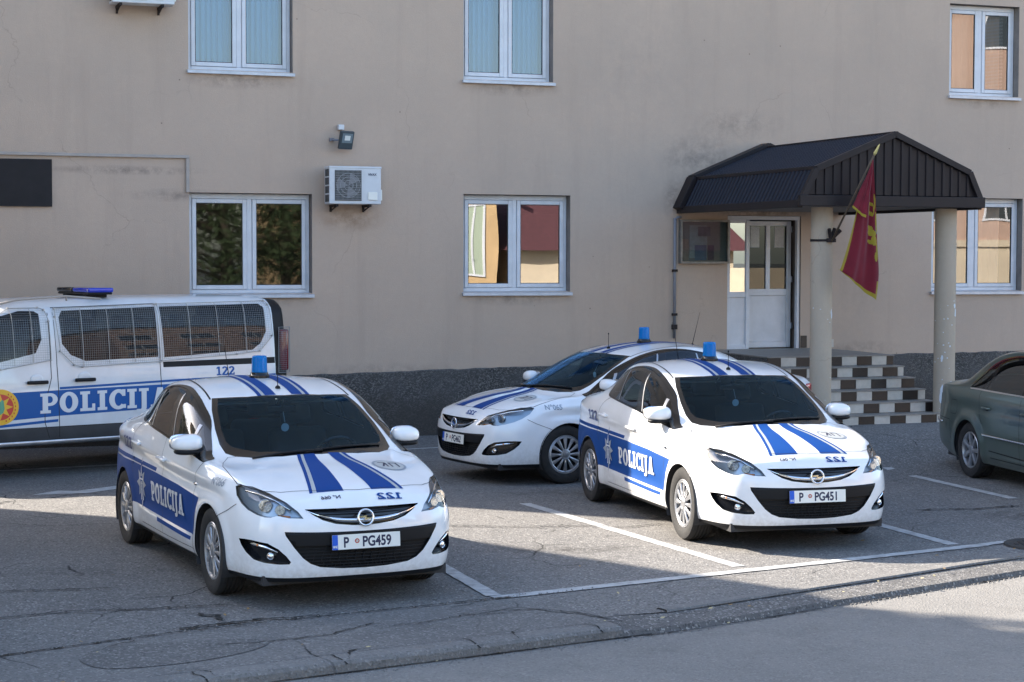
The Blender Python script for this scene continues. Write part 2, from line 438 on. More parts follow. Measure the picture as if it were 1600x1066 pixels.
def sedan_shape():
    plan=[(.94,0),(.937,.20),(.917,.40),(.872,.56),(.785,.69),(.62,.785),
      (.38,.840),(.10,.865),(-.22,.882),(-.50,.892),(-.80,.900),(-1.12,.904),(-1.45,.906),(-1.78,.906),(-2.10,.905),(-2.42,.900),(-2.75,.886),(-3.05,.858),(-3.32,.805),
      (-3.53,.70),(-3.62,.575),(-3.665,.44),(-3.70,.30),(-3.708,.15),(-3.71,0)]
    plan=[(x,y*interp([(-2,.975),(-.5,.985),(.4,.992),(.9,1)],x)) for x,y in plan]
    n=len(plan)
    belt=[.80,.87,.925,.945,.95,.97,.992,1.015,1.04,1.06,1.068,1.062,1.045,1.025,1.012]
    cz=[(.745,.835),(.53,.895),(.28,.948),(.02,.992),(-.30,1.130),(-.61,1.268),(-.90,1.388),(-1.24,1.458),(-1.60,1.492),(-2.00,1.482),(-2.40,1.405),(-2.75,1.27),(-3.06,1.125),(-3.35,1.09),(-3.60,1.07)]
    rail=[None,None,None,(-.32,.765,.975),(-.57,.778,1.092),(-.85,.752,1.242),(-1.15,.718,1.362),(-1.46,.695,1.420),(-1.77,.685,1.436),(-2.07,.648,1.405),(-2.35,.605,1.315),(-2.64,.60,1.19),(-2.92,.62,1.09),(-3.24,.64,1.045),None]
    G=[]
    for i in range(15):
        x0,z0=cz[i]; row=[]
        if i==0:
            xs=[.745,.735,.705,.655,.575,.47]; ys=[0,.20,.385,.535,.65,.735]; zs=[.835,.834,.83,.822,.815,.81]
            row=[(xs[j],ys[j],zs[j]) for j in range(6)]
        elif i==14:
            xs=[-3.60,-3.595,-3.58,-3.55,-3.50,-3.42]; ys=[0,.17,.33,.46,.56,.63]; zs=[1.07,1.069,1.065,1.055,1.036,1.012]
            row=[(xs[j],ys[j],zs[j]) for j in range(6)]
        elif i<3:
            xe=plan[5+i][0]-.02; ye=plan[5+i][1]-.075
            for j,fr in enumerate((0,.26,.50,.72,.88,1)):
                z=belt[i]+(z0-belt[i])*(1-fr**2.2)
                x=x0+(xe-x0)*fr**1.6
                row.append((x,ye*fr,z))
        else:
            r=rail[i]; xe=plan[5+i][0]; ye=plan[5+i][1]-.03-.013*max(0,i-8); zb=belt[i]
            for j,fr in enumerate((0,.38,.74)):
                x=x0+(r[0]-x0)*fr**2.2; z=z0+(r[2]-z0)*fr**2.4; row.append((x,r[1]*fr,z))
            row.append(r)
            t=.5; row.append((lerp(r[0],xe,t),lerp(r[1],ye,t)+(.022 if 4<i<10 else .004),lerp(r[2],zb,t)))
            row.append((xe,ye,zb))
        G.append(row)
    def beltz(i):
        if i<=5: return G[0][i][2]
        if i>=n-6: return G[-1][n-1-i][2]
        return belt[i-5]
    def isfront(i): return i<=5
    def R(front,side,rear,zf,zs,zr):
        def r(i):
            if i<=5:
                t=i/5; return (lerp(front[0],front[1],t),lerp(zf[0],zf[1],t))
            if i>=n-6:
                t=(n-1-i)/5; return (lerp(rear[0],rear[1],t),lerp(zr[0],zr[1],t))
            t=(i-5)/(n-11)
            f=min(1,(i-5)/2.0); g=min(1,(n-6-i)/2.0)
            ins=side+(.02*max(0,min(1,(t-.5)*2)) if side==.010 else 0); z=zs(plan[i][0],beltz(i))
            if f<1: ins=lerp(front[1],ins,f); z=lerp(zf[1],z,f)
            if g<1: ins=lerp(rear[1],ins,g); z=lerp(zr[1],z,g)
            return ins,z
        return r
    rows=[R((.105,.05),.010,(.03,.035),(.775,.755),lambda x,b:b-.085,(.98,.98)),
          R((.035,.025),.006,(.03,.03),(.70,.69),lambda x,b:.76,(.84,.84)),
          R((.0,.0),.002,(.0,.0),(.585,.585),lambda x,b:.60,(.66,.66)),
          R((.0,.0),.012,(.0,.0),(.42,.42),lambda x,b:.43,(.45,.45)),
          R((.012,.012),.012,(.02,.02),(.275,.28),lambda x,b:.29,(.30,.30)),
          R((.05,.04),.045,(.07,.07),(.20,.20),lambda x,b:.205,(.22,.22))]
    return dict(plan=plan,G=G,rows=rows,cx=-1.4,creases={1:.5},gcreases=[])
# ---------------------------------------------------------------- police sedan
M={}
def dusty(m):
    """road dust low on the panels, streaked by a noise"""
    nt=m.node_tree; b=nt.nodes['Principled BSDF']; lk=b.inputs['Base Color'].links[0]; src=lk.from_socket
    tc=nt.nodes.new('ShaderNodeTexCoord'); sp=nt.nodes.new('ShaderNodeSeparateXYZ'); nt.links.new(tc.outputs['Object'],sp.inputs[0])
    r=nt.nodes.new('ShaderNodeMapRange'); r.inputs[1].default_value=.50; r.inputs[2].default_value=.22; nt.links.new(sp.outputs['Z'],r.inputs[0])
    n=nt.nodes.new('ShaderNodeTexNoise'); n.inputs['Scale'].default_value=30; n.inputs['Detail'].default_value=8; nt.links.new(tc.outputs['Object'],n.inputs['Vector'])
    r2=nt.nodes.new('ShaderNodeMapRange'); r2.inputs[1].default_value=.35; r2.inputs[2].default_value=.7; r2.inputs[4].default_value=.28; nt.links.new(n.outputs['Fac'],r2.inputs[0])
    mu=nt.nodes.new('ShaderNodeMath'); mu.operation='MULTIPLY'; nt.links.new(r.outputs[0],mu.inputs[0]); nt.links.new(r2.outputs[0],mu.inputs[1])
    x=nt.nodes.new('ShaderNodeMix'); x.data_type='RGBA'; x.inputs['B'].default_value=(.30,.26,.21,1); nt.links.new(mu.outputs[0],x.inputs['Factor']); nt.links.new(src,x.inputs['A']); nt.links.new(x.outputs['Result'],b.inputs['Base Color'])
def car_materials():
    M['white']=mat('white_paint',(.82,.825,.83),.30,0,1.0,.5,var=.06,vscale=5,col2=(.77,.775,.775)); dusty(M['white'])
    M['black']=mat('black_plastic',(.009,.0095,.011),.5,0,0,.25,bump=.05,bscale=300)
    M['gloss']=mat('gloss_black',(.006,.0065,.008),.15,0,.25)
    M['lining']=mat('cabin_lining',(.03,.032,.038),.8)
    M['headliner']=mat('light_headliner',(.25,.25,.24),.9)
    M['chrome']=mat('chrome',(.75,.76,.78),.12,1)
    M['silverline']=mat('silver_foil',(.52,.54,.53),.35,.3)
    M['blue']=mat('blue_foil',(.003,.048,.21),.60,0,0,.2)
    M['navy']=mat('navy_foil',(.016,.028,.15),.35,0,.4)
    M['letter']=mat('letter_foil',(.62,.64,.66),.4,0,.2)
    M['greyfoil']=mat('grey_foil',(.28,.32,.37),.35,.2)
    M['glass']=glass_mat('car_glass',(.55,.76,.86),.60,gc=(.34,.60,.95))
    M['sideglass']=glass_mat('side_glass',(.34,.40,.39),.9)
    M['rearglass']=glass_mat('tinted_glass',(.14,.16,.16),.8)
    M['lens']=glass_mat('lamp_lens',(.88,.92,.95),.7)
    M['tyre']=mat('tyre_rubber',(.014,.014,.015),.82,var=.5,vscale=14,col2=(.028,.026,.024),bump=.15,bscale=120)
    M['alloy']=mat('silver_wheel_cover',(.50,.51,.53),.32,.75,var=.25,vscale=9,col2=(.36,.36,.37))
    M['dark']=mat('dark_metal',(.03,.03,.032),.6)
    M['lampin']=mat('lamp_housing',(.42,.47,.52),.3,.6)
    M['reflector']=mat('facet_reflector',(.62,.64,.66),.22,.9,var=.5,vscale=60,col2=(.12,.13,.15))
    M['amber']=mat('amber_lamp',(.75,.22,.03),.2)
    M['plate']=mat('number_plate_white',(.78,.78,.72),.35)
    M['eu']=mat('plate_blue',(.01,.10,.55),.4)
    M['char']=mat('plate_lettering',(.02,.022,.06),.5)
    M['seal']=mat('plate_seal',(.45,.05,.02),.5)
    M['beacon']=mat('blue_beacon',(.008,.22,.60),.14,0,0,.6,trans=.35,ior=1.25)
    M['beaconin']=mat('beacon_core',(.10,.50,.85),.3,.2)
    M['red']=mat('red_lamp',(.42,.012,.015),.15,0,.6)
    M['seat']=mat('seat_fabric',(.09,.095,.105),.9)
    M['paper']=mat('pale_card',(.55,.60,.60),.7)
    M['seam']=mat('panel_gap',(.018,.019,.021),.6)
def bumps(V,C):
    """arch flares and pressed lines in the sheet metal"""
    for v in V:
        y=abs(v.y)
        if y<.6: continue
        s=1 if v.y>0 else -1; dy=0
        for (wx,wz,ra) in C['arches']:
            r=math.hypot(v.x-wx,v.z-wz)
            t=(ra+.13-r)/.11
            if t>0: dy+=.016*min(1,t)**2*(3-2*min(1,t))
        for (zf,amp,wd,xa,xb) in C['lines']:
            if xa<v.x<xb:
                e=min(1,(v.x-xa)/.3,(xb-v.x)/.3)
                dy+=amp*e*math.exp(-((v.z-zf(v.x))/wd)**2)
        v.y+=s*dy
def smooth_normals(V,F):
    me=bpy.data.meshes.new('t'); me.from_pydata(V,[],F); N=[n.vector.copy() for n in me.vertex_normals]; bpy.data.meshes.remove(me); return N
def wheel(name,parent,loc,s,steer=0,rad=.322,width=.205,rim=.212,spokes=12,mats=None,style='cover'):
    w=empty(name,loc,0,parent); w.rotation_euler=(0,0,steer)
    T=Matrix.Rotation(R(90 if s<0 else -90),4,'X')     # local z -> outward
    b=MB(); h=width/2
    prof=[(rim-.012,-h*.75),(rim+.008,-h*.9),(rad-.045,-h),(rad-.014,-h*.93),(rad-.002,-h*.72)]
    for i in range(5):   # tread grooves
        z=-h*.6+i*h*.3; prof+=[(rad,z-h*.09),(rad,z+h*.09),(rad-.008,z+h*.11),(rad-.008,z+h*.17)]
    prof=prof[:-2]+[(rad-.002,h*.74),(rad-.014,h*.93),(rad-.045,h*1.0),(rim+.018,h*.90),(rim+.004,h*.82),(rim-.012,h*.5)]
    b.lathe(prof,56,0,T,close=True); b.build('tyre',[M['tyre']],w,auto=40)
    b=MB(); zc=h*.62
    b.lathe([(rim+.004,h*.80),(rim-.002,h*.86),(rim-.012,h*.84),(rim-.018,h*.70),(rim-.022,h*.2)],48,0,T,caps=False)
    if style=='cover':
        b.lathe([(rim-.014,h*.80),(rim-.020,h*.84),(rim-.030,h*.78),(rim-.032,h*.62)],48,0,T,caps=False)
        for k in range(spokes):
            a=2*math.pi*k/spokes; c=math.cos(a); sn=math.sin(a); w0=.020;w1=.036; vs=[];
            for (r_,ww,zz,dd) in ((.040,.009,h*.80,.010),(.075,.012,h*.84,.010),(.13,.018,h*.83,.009),(rim-.045,.024,h*.80,.009),(rim-.024,.026,h*.80,.009)):
                for (q,z2) in ((-ww,zz-dd),(-ww*.86,zz-.003),(0,zz+.003),(ww*.86,zz-.003),(ww,zz-dd)):
                    vs.append((r_*c-q*sn,r_*sn+q*c,z2))
            fs=[(i*5+j,(i+1)*5+j,(i+1)*5+j+1,i*5+j+1) for i in range(4) for j in range(4)]
            b.add(vs,fs,0,T)
        b.lathe([(.062,h*.55),(.060,h*.84),(.046,h*.90),(.043,h*.87),(.034,h*.88),(.030,h*.90),(0,h*.905)],32,0,T,caps=False)
    else:
        for k in range(spokes):
            a=2*math.pi*k/spokes; c=math.cos(a); sn=math.sin(a); vs=[]
            for (r_,ww,zz,dd) in ((.035,.026,h*.70,.04),(.08,.024,h*.78,.04),(.14,.022,h*.80,.03),(rim-.014,.028,h*.82,.03)):
                for (q,z2) in ((-ww,zz-dd),(-ww*.86,zz-.003),(0,zz+.003),(ww*.86,zz-.003),(ww,zz-dd)):
                    vs.append((r_*c-q*sn,r_*sn+q*c,z2))
            b.add(vs,[(i*5+j,(i+1)*5+j,(i+1)*5+j+1,i*5+j+1) for i in range(3) for j in range(4)],0,T)
        b.lathe([(.055,h*.5),(.052,h*.78),(.035,h*.83),(0,h*.84)],32,0,T)
    b.build('hub_cap' if style=='cover' else 'alloy_rim',[M['alloy']],w,auto=38)
    b=MB(); b.lathe([(rim-.016,h*.30),(rim-.03,h*.28),(.05,h*.30),(0,h*.3)],32,0,T); b.build('brake_disc',[M['dark']],w,smooth=True)
    return w
def superell(b,c,r,e=2.5,n=20,mi=0,M_=None,f=None):
    vs=[];fs=[]
    sg=lambda t,p: math.copysign(abs(t)**p,t)
    for i in range(n+1):
        ph=-math.pi/2+math.pi*i/n
        for k in range(2*n):
            th=2*math.pi*k/(2*n)
            p=[c[0]+r[0]*sg(math.cos(ph),2/e)*sg(math.cos(th),2/e),c[1]+r[1]*sg(math.cos(ph),2/e)*sg(math.sin(th),2/e),c[2]+r[2]*sg(math.sin(ph),2/e)]
            if f: p=f(p)
            vs.append(p)
    m=2*n
    for i in range(n):
        for k in range(m): fs.append((i*m+k,i*m+(k+1)%m,(i+1)*m+(k+1)%m,(i+1)*m+k))
    b.add(vs,fs,mi,M_)
def mir(ps,s): return [(p[0],p[1]*s*-1,p[2]) for p in ps]   # polygons below are given for the right-hand side (y<0)
def build_sedan():
    D=sedan_shape(); V,F,Cr=car_cage(D); V,F,N=subsurf_interp(V,F,Cr,3)
    AR=[(-.03,.322,.350),(-2.665,.322,.350)]
    bumps(V,dict(arches=AR,lines=[(lambda x:.80-.035*(x+1.4),-.013,.036,-3.35,.3),(lambda x:.885-.035*(x+1.4),.006,.035,-3.35,.2),(lambda x:.36-.03*(x+1.4),.008,.035,-2.2,-.4),(lambda x:.46-.03*(x+1.4),-.006,.05,-2.2,-.4)]))
    N=smooth_normals(V,F); S=Skin(V,F,N); C=Cutter(S)
    PM=[M['white'],M['black'],M['lining'],M['gloss'],M['chrome'],M['headliner']]
    root=empty('police_sedan')
    # -------- regions
    hoodp=[(.775,0),(.75,.27),(.67,.54),(.59,.63),(.48,.705),(.36,.765),(.19,.772),(0,.768),(-.13,.728),(-.225,.665),(-.195,.605),(-.11,.50),(-.03,.30),(-.005,0)]
    hoodo=hoodp+[(x,-y) for x,y in hoodp[::-1][1:-1]]
    DLO=[(-2.25,1.15),(-2.225,1.205),(-2.13,1.295),(-1.97,1.375),(-1.76,1.42),(-1.55,1.438),(-1.33,1.422),(-1.10,1.372),(-.90,1.30),(-.71,1.212),(-.53,1.10),(-.36,.995),(-.26,.962),(-.30,.956),(-.60,.985),(-1.0,1.022),(-1.35,1.055),(-1.80,1.09),(-2.12,1.11),(-2.21,1.122)]
    WIN={0:[(-.58,.998),(-1.06,1.038),(-1.13,1.13),(-1.25,1.375),(-1.10,1.350),(-.92,1.282),(-.75,1.205)],
         1:[(-.35,.976),(-.52,.992),(-.685,1.180),(-.55,1.095),(-.42,1.01)],
         2:[(-1.29,1.065),(-1.79,1.102),(-1.80,1.25),(-1.79,1.388),(-1.58,1.412),(-1.40,1.403),(-1.345,1.25)],
         3:[(-1.845,1.108),(-2.12,1.125),(-2.19,1.160),(-2.10,1.270),(-1.97,1.347),(-1.84,1.378),(-1.85,1.25)]}
    for s in (-1,1):
        sd=(0,-s,0); fl=lambda c,s=s:c.y*s>.35
        P=lambda pts:[(x,0,z) for x,z in pts]
        fd=[(-.40,.275),(-.45,.45),(-.42,.70),(-.37,.86),(-.26,.955)]+DLO[5:13][::-1]+[(-1.40,1.435),(-1.345,1.25),(-1.30,1.06),(-1.335,.80),(-1.36,.275)]
        rd=[(-1.36,.275),(-1.335,.80),(-1.30,1.06),(-1.345,1.25),(-1.40,1.435),(-1.55,1.44),(-1.78,1.425),(-1.83,1.25),(-1.82,1.098),(-2.10,1.105),(-2.26,1.05),(-2.36,.93),(-2.39,.78),(-2.33,.62),(-2.24,.50),(-2.12,.34),(-2.06,.275)]
        C.cut(P(fd),sd,part=2 if s<0 else 3,mi=0,filt=fl)
        C.cut(P(rd),sd,part=4 if s<0 else 5,mi=0,filt=fl)
        C.cut(P([(.18,.60),(.455,.725),(.56,.79),(.66,.84),(1.2,.84),(1.2,.05),(.18,.05)]),sd,part=51,mi=0,filt=lambda c:c.y*s>-.001)
        C.cut(P([(-4,.10),(1.2,.10),(1.2,.232),(-4,.232)]),sd,mi=1,filt=lambda c:c.y*s>-.001)
        C.cut(P(DLO),sd,mi=3,filt=fl)
        for k,w in WIN.items(): C.cut(P(w),sd,part=(20 if s<0 else 30)+k,mi=0,filt=fl)
    C.cut([(1.2,-1,.10),(1.2,1,.10),(1.2,1,.232),(1.2,-1,.232)],(-1,0,0),mi=1,filt=lambda c:c.x>.4)
    C.cut([(x,y,2) for x,y in hoodo],(0,0,-1),part=1,mi=0,filt=lambda c:c.z>.7)
    wso=[(-.90,0),(-.93,.30),(-1.02,.560),(-.84,.612),(-.60,.655),(-.42,.672),(-.29,.662),(-.20,.610),(-.10,.50),(-.025,.30),(0,0)]
    wso2=wso+[(x,-y) for x,y in wso[::-1][1:-1]]
    C.cut([(x,y,2) for x,y in wso2],(0,0,-1),part=10,mi=1,filt=lambda c:c.z>.9)
    wsi=[(-.885,0),(-.912,.29),(-.985,.520),(-.82,.572),(-.58,.612),(-.42,.622),(-.335,.60),(-.25,.53),(-.165,.44),(-.095,.27),(-.072,0)]
    wsi2=wsi+[(x,-y) for x,y in wsi[::-1][1:-1]]
    C.cut([(x,y,2) for x,y in wsi2],(0,0,-1),mi=0,only=(10,))
    rw=[(-2.36,0),(-2.40,.30),(-2.50,.50),(-2.80,.53),(-3.02,.52),(-3.07,.35),(-3.09,0)]
    C.cut([(x,y,2) for x,y in rw+[(x,-y) for x,y in rw[::-1][1:-1]]],(0,0,-1),part=11,mi=0,filt=lambda c:c.z>.9)
    head=[(.36,-.78,.84),(.39,-.76,.852),(.48,-.69,.845),(.64,-.62,.812),(.80,-.54,.76),(.87,-.48,.70),(.893,-.445,.652),(.86,-.54,.655),(.82,-.615,.672),(.79,-.65,.656),(.765,-.69,.658),(.70,-.73,.672),(.60,-.76,.695),(.51,-.78,.73),(.42,-.79,.78)]
    fog=[(.52,-.80,.487),(.60,-.785,.492),(.68,-.76,.492),(.80,-.68,.478),(.85,-.62,.44),(.875,-.57,.39),(.885,-.54,.348),(.87,-.54,.332),(.84,-.60,.330),(.77,-.70,.338),(.69,-.75,.355),(.61,-.78,.40),(.56,-.80,.445)]
    tail=[(-3.28,-.75,.93),(-3.42,-.72,.985),(-3.56,-.62,.99),(-3.66,-.50,.95),(-3.68,-.48,.86),(-3.60,-.62,.82),(-3.42,-.76,.85)]
    gr=[(-.43,.714),(-.20,.712),(0,.711),(.20,.712),(.43,.714),(.375,.672),(.31,.635),(.22,.607),(.10,.592),(0,.588),(-.10,.592),(-.22,.607),(-.31,.635),(-.375,.672)]
    lg=[(-.575,.562),(-.40,.556),(-.20,.551),(0,.549),(.20,.551),(.40,.556),(.575,.562),(.57,.535),(.515,.45),(.455,.375),(.40,.332),(.33,.305),(.17,.288),(0,.283),(-.17,.288),(-.33,.305),(-.40,.332),(-.455,.375),(-.515,.45),(-.57,.535)]
    for s in (-1,1):
        C.cut(mir(head,s),(-.66,-.70*s,-.25),part=40 if s<0 else 41,mi=0,filt=lambda c:c.x>.2 and c.y*s>.3)
        C.cut(mir(fog,s),(-.75,-.66*s,0),part=44 if s<0 else 45,mi=1,filt=lambda c:c.x>.3 and c.y*s>.3)
        C.cut(mir(tail,s),(.6,-.8*s,0),part=46 if s<0 else 47,mi=0,filt=lambda c:c.x<-3.1)
    C.cut([(1,y,z) for y,z in gr],(-1,0,0),part=42,mi=1,filt=lambda c:c.x>.5)
    C.cut([(1,y,z) for y,z in lg],(-1,0,0),part=43,mi=1,filt=lambda c:c.x>.5)
    for s in (-1,1):
        for wx,wz,ra in AR:
            hits=C.cut([(wx+ra*math.cos(2*math.pi*k/40),0,wz+ra*math.sin(2*math.pi*k/40)) for k in range(40)],(0,-s,0),part=50,filt=lambda c:c.y*s>.45)
    # open the wheel wells from below too
    for f in C.bm.faces:
        c=f.calc_center_median()
        if abs(c.y)>.5 and any(math.hypot(c.x-wx,c.z-wz)<ra for wx,wz,ra in AR): f[C.part]=50
    # -------- emit
    C.emit(0,'body',PM,root,lining=2)
    C.emit(1,'hood',PM,root); C.emit(51,'front_bumper',PM,root)
    doors={}
    for k,nm in ((2,'front_door'),(3,'front_door'),(4,'rear_door'),(5,'rear_door')): doors[k]=C.emit(k,nm,PM,root,lining=2)
    C.emit(10,'windshield',[M['glass'],M['gloss']],root); C.emit(11,'rear_window',[M['rearglass']],root)
    for s,b0 in ((-1,20),(1,30)):
        C.emit(b0,'window',[M['sideglass']],doors[2 if s<0 else 3]); C.emit(b0+1,'quarter_window',[M['sideglass']],doors[2 if s<0 else 3])
        C.emit(b0+2,'window',[M['rearglass']],doors[4 if s<0 else 5]); C.emit(b0+3,'rear_quarter_window',[M['rearglass']],root)
        h=C.emit(40 if s<0 else 41,'headlight',[M['lampin'],M['gloss']],root,recess=.055,recess_dir=(-.8,-.5*s,0),wall_mi=1)
        C.emit(40 if s<0 else 41,'lens',[M['lens']],h)
        # reflector bowls, indicator, dark mask
        b=MB()
        for (px,py,pz,rr) in ((.715,-.668,.733,.044),(.80,-.588,.708,.034)):
            T=Matrix.Translation((px,py*s*-1,pz))@Vector((.93,.30*s,.1)).to_track_quat('Z','Y').to_matrix().to_4x4()
            b.lathe([(rr,0),(rr*.93,-.004),(rr*.75,-.022),(rr*.4,-.036),(.010,-.04),(.010,-.012),(.006,-.006),(0,-.006)],13,0,T)
            b.lathe([(rr,0),(rr*1.06,-.002),(rr*1.06,-.03),(rr,-.03)],28,0,T,close=True)
        b.build('reflector',[M['reflector']],h)
        b=MB(); 
        def bar(pts,r): b.tube([(x,y*s*-1,z) for x,y,z in pts],r,8)
        bar([(.47,-.735,.815),(.60,-.675,.80),(.74,-.60,.765),(.84,-.52,.705)],.008); b.build('chrome_strip',[M['chrome']],h,smooth=True)
        b=MB(); b.tube([(.79,-.60*s*-1,.664),(.85,-.53*s*-1,.66)],.010,8); b.build('side_bulb',[M['amber']],h,smooth=True)
        fg=C.emit(44 if s<0 else 45,'fog_lamp',[M['black'],M['gloss']],root,recess=.045,recess_dir=(-.75,-.66*s,0),wall_mi=1)
        b=MB(); T=Matrix.Translation((.79,-.655*s*-1,.385))@Vector((.9,.43*s,0)).to_track_quat('Z','Y').to_matrix().to_4x4()
        b.lathe([(.027,-.03),(.027,.0),(.024,.003),(.021,.0),(.019,.003),(.0,.008)],24,0,T); b.build('lamp',[M['chrome']],fg,auto=40)
        b=MB(); pts=[Vector((x,y*s*-1,z)) for x,y,z in ((.60,-.765,.462),(.68,-.735,.462),(.77,-.68,.447),(.83,-.615,.415))]
        b.tube(pts,.014,8,0,None,[.006,.016,.013,.004]); b.build('indicator',[M['chrome']],fg,smooth=True)
        b=MB(); superell(b,(.70,-.722*s*-1,.458),(.022,.012,.010)); b.build('indicator_bulb',[M['amber']],fg,smooth=True)
        tl=C.emit(46 if s<0 else 47,'tail_lamp',[M['red']],root,off=.003)
    g=C.emit(42,'grille',[M['black'],M['gloss']],root,recess=.04,recess_dir=(-1,0,0),wall_mi=1)
    b=MB()
    for z in (.692,.668,.643,.617):
        hw=.40-(.705-z)*.9 if z>.65 else .31-(.65-z)*1.2
        pts=[(.905-.045*(y/.4)**2-.012,y,z) for y in [hw*(-1+2*k/12) for k in range(13)]]
        b.tube(pts,.0035,6)
    b.build('slats',[M['black']],g,smooth=True)
    FR=((2,0,0),(0,1,0),(0,0,1),(-1,0,0))      # front view, art x = +y (left to right for a viewer in front)
    b=MB(); vs=[];n=32
    for i in range(n+1):
        y=-.425+.85*i/n; t=abs(y)/.425
        zc=.624+.084*t**2.6; hh=.0135*(1-t**3)+.002; h=S.bvh.ray_cast(Vector((3,y,zc)),Vector((-1,0,0)))[0]; x=h.x
        for dx,dz in ((-.02,-hh),(.000,-hh),(.007,-hh*.3),(.006,hh*.5),(-.003,hh),(-.02,hh)): vs.append((x+dx,y,zc+dz))
    b.add(vs,[(i*6+j,i*6+j+1,(i+1)*6+j+1,(i+1)*6+j)[::-1] for i in range(n) for j in range(5)]); b.build('chrome_bar',[M['chrome']],g,auto=50)
    lo=C.emit(43,'lower_grille',[M['black'],M['black']],root,recess=.03,recess_dir=(-1,0,0),wall_mi=1)
    v,f=poly_tris([(-.575,.558),(0,.546),(.575,.558),(.52,.462),(0,.452),(-.52,.462)]); S.drape([(v,f,0)],FR,.0,.04,.003,'plate_panel',[M['black']],lo)
    b=MB()
    for i,z in enumerate((.435,.412,.389,.366,.343,.320,.300)):
        hw=interp([(.28,.24),(.305,.32),(.332,.39),(.375,.44),(.45,.50)],z)
        b.tube([(.938-.06*(y/.5)**2-.012,y,z) for y in [hw*(-1+2*k/16) for k in range(17)]],.0045,6)
        k=-hw+.03+(.03 if i%2 else 0)
        while k<hw-.02:
            b.box((.925-.06*(k/.5)**2-.02,k-.003,z-.012),(.935-.06*(k/.5)**2-.01,k+.003,z+.012)); k+=.06
    b.build('mesh_insert',[M['black']],lo,smooth=False)
    # badge ring and bolt on the grille
    b=MB(); T=Matrix.Translation((.925,0,.640))@Matrix.Rotation(R(82),4,'Y')
    b.lathe([(.056+.008*math.cos(a),.022+.007*math.sin(a)) for a in [2*math.pi*k/12 for k in range(12)]],40,0,T,close=True)
    BT=T@Matrix.Rotation(R(90),4,'Z')
    b.prism([(-.074,.004),(-.014,.012),(.012,.012),(-.006,-.001),(.074,-.004),(.014,-.012),(-.012,-.012),(.006,.001)],.016,.026,0,BT)
    b.build('emblem',[M['chrome']],g,auto=40)
    # -------- decals
    seam=[]
    def side_layers(s):
        k=1 if s<0 else -1
        def X(ps): return [(x*k,z) for x,z in ps]
        L=[]
        def poly(ps,mi): v,f=poly_tris(X(ps)); L.append((v,f,mi))
        def dens(a,b,n=8): return [(lerp(a[0],b[0],i/n),lerp(a[1],b[1],i/n)) for i in range(n)]
        wa=[(-2.665+.352*math.cos(R(t)),.322+.352*math.sin(R(t))) for t in range(14,166,8)]
        main=[(-3.60,.742),(-2.9,.752),(-2.3,.752),(-1.52,.741),(-.85,.720),(-.285,.682),(-.36,.56),(-.42,.382),(-1.35,.400)]+[(-2.30,.418)]+wa+[(-3.05,.45),(-3.60,.49)]
        poly(main,0); poly([(-3.60,.795),(-3.1,.800),(-2.3,.795),(-1.53,.780),(-1.54,.750),(-2.3,.763),(-3.1,.767),(-3.60,.76)],0)
        poly([(-1.51,.385),(-.515,.360),(-.535,.330),(-1.50,.352)],0)
        return L,X
    for s in (-1,1):
        fr=side_frame(s); L,X=side_layers(s); k=1 if s<0 else -1
        dec=S.drape(L,fr,.0012,.04,0,'stripe_decal',[M['blue']],root)
        ps,w=slab_text('POLICIJA',.160,.06,1.03); x0=-1.69 if s<0 else .66
        S.drape([([(x+x0,y+.498) for x,y in v],f,0) for v,f in map(poly_tris,ps)],fr,.0030,.03,0,'lettering',[M['letter']],root)
        ps,w=slab_text('122',.100,.05,.33); x0=-2.73 if s<0 else 2.40
        S.drape([([(x+x0,y+.845) for x,y in v],f,0) for v,f in map(poly_tris,ps)],fr,.0045,.02,0,'number_decal',[M['navy']],root)
        # silver star with road motif
        cx=-2.01*k; cz=.600; st=[]
        for i in range(16):
            a=math.pi/2+2*math.pi*i/16
            r=(.235 if i in(0,8) else .165 if i in (4,12) else .185) if i%4==0 else (.150 if i%4==2 else .085)
            st.append((cx+r*math.cos(a)*.95,cz+r*math.sin(a)))
        L=[(*poly_tris(st),0)]
        def pp(p,mi): L.append((*poly_tris([(cx+x,cz+y) for x,y in p]),mi))
        pp([(-.055,-.15),(.055,-.15),(.018,.17),(0,.21),(-.018,.17)],1); pp([(-.040,-.14),(-.012,-.14),(-.006,.02),(-.018,.02)],2); pp([(.040,-.14),(.012,-.14),(.006,.02),(.018,.02)],2)
        pp([(-.07,.03),(.07,.03),(.06,.045),(-.06,.045)],2); pp([(-.014,.06),(.014,.06),(.004,.15),(-.004,.15)],2)
        S.drape(L,fr,.0048,.05,0,'star_emblem',[M['greyfoil'],M['blue'],M['letter']],root)
        # panel gaps
        G=[]
        for pth,cl,wd in ((catmull([(x,z,0) for x,z in [(-.405,.27),(-.45,.45),(-.42,.70),(-.37,.86),(-.265,.945)]],4),False,.005),
                    (catmull([(x,z,0) for x,z in [(-1.30,1.045),(-1.335,.80),(-1.36,.28)]],4),False,.005),
                    (catmull([(x,z,0) for x,z in [(-2.10,1.105),(-2.26,1.05),(-2.36,.93),(-2.39,.78),(-2.33,.66)]],4),False,.005),
                    ([(-.41,.277),(-1.2,.272),(-2.04,.277)],False,.005),([(.455,.722),(.36,.675),(.18,.605)],False,.005)):
            G.append((*ribbon([(p[0]*k,p[1]) for p in pth],wd),0))
        fu=[(-2.86,.80)]
        S.drape(G,fr,.0016,.05,0,'panel_seams',[M['seam']],root)
        # black moulding line round the side windows
        S.drape([(*ribbon([(p[0]*k,p[1]) for p in catmull([(x,z,0) for x,z in DLO],3,True)],.013,True),0)],fr,.003,.05,0,'window_trim',[M['gloss']],root)
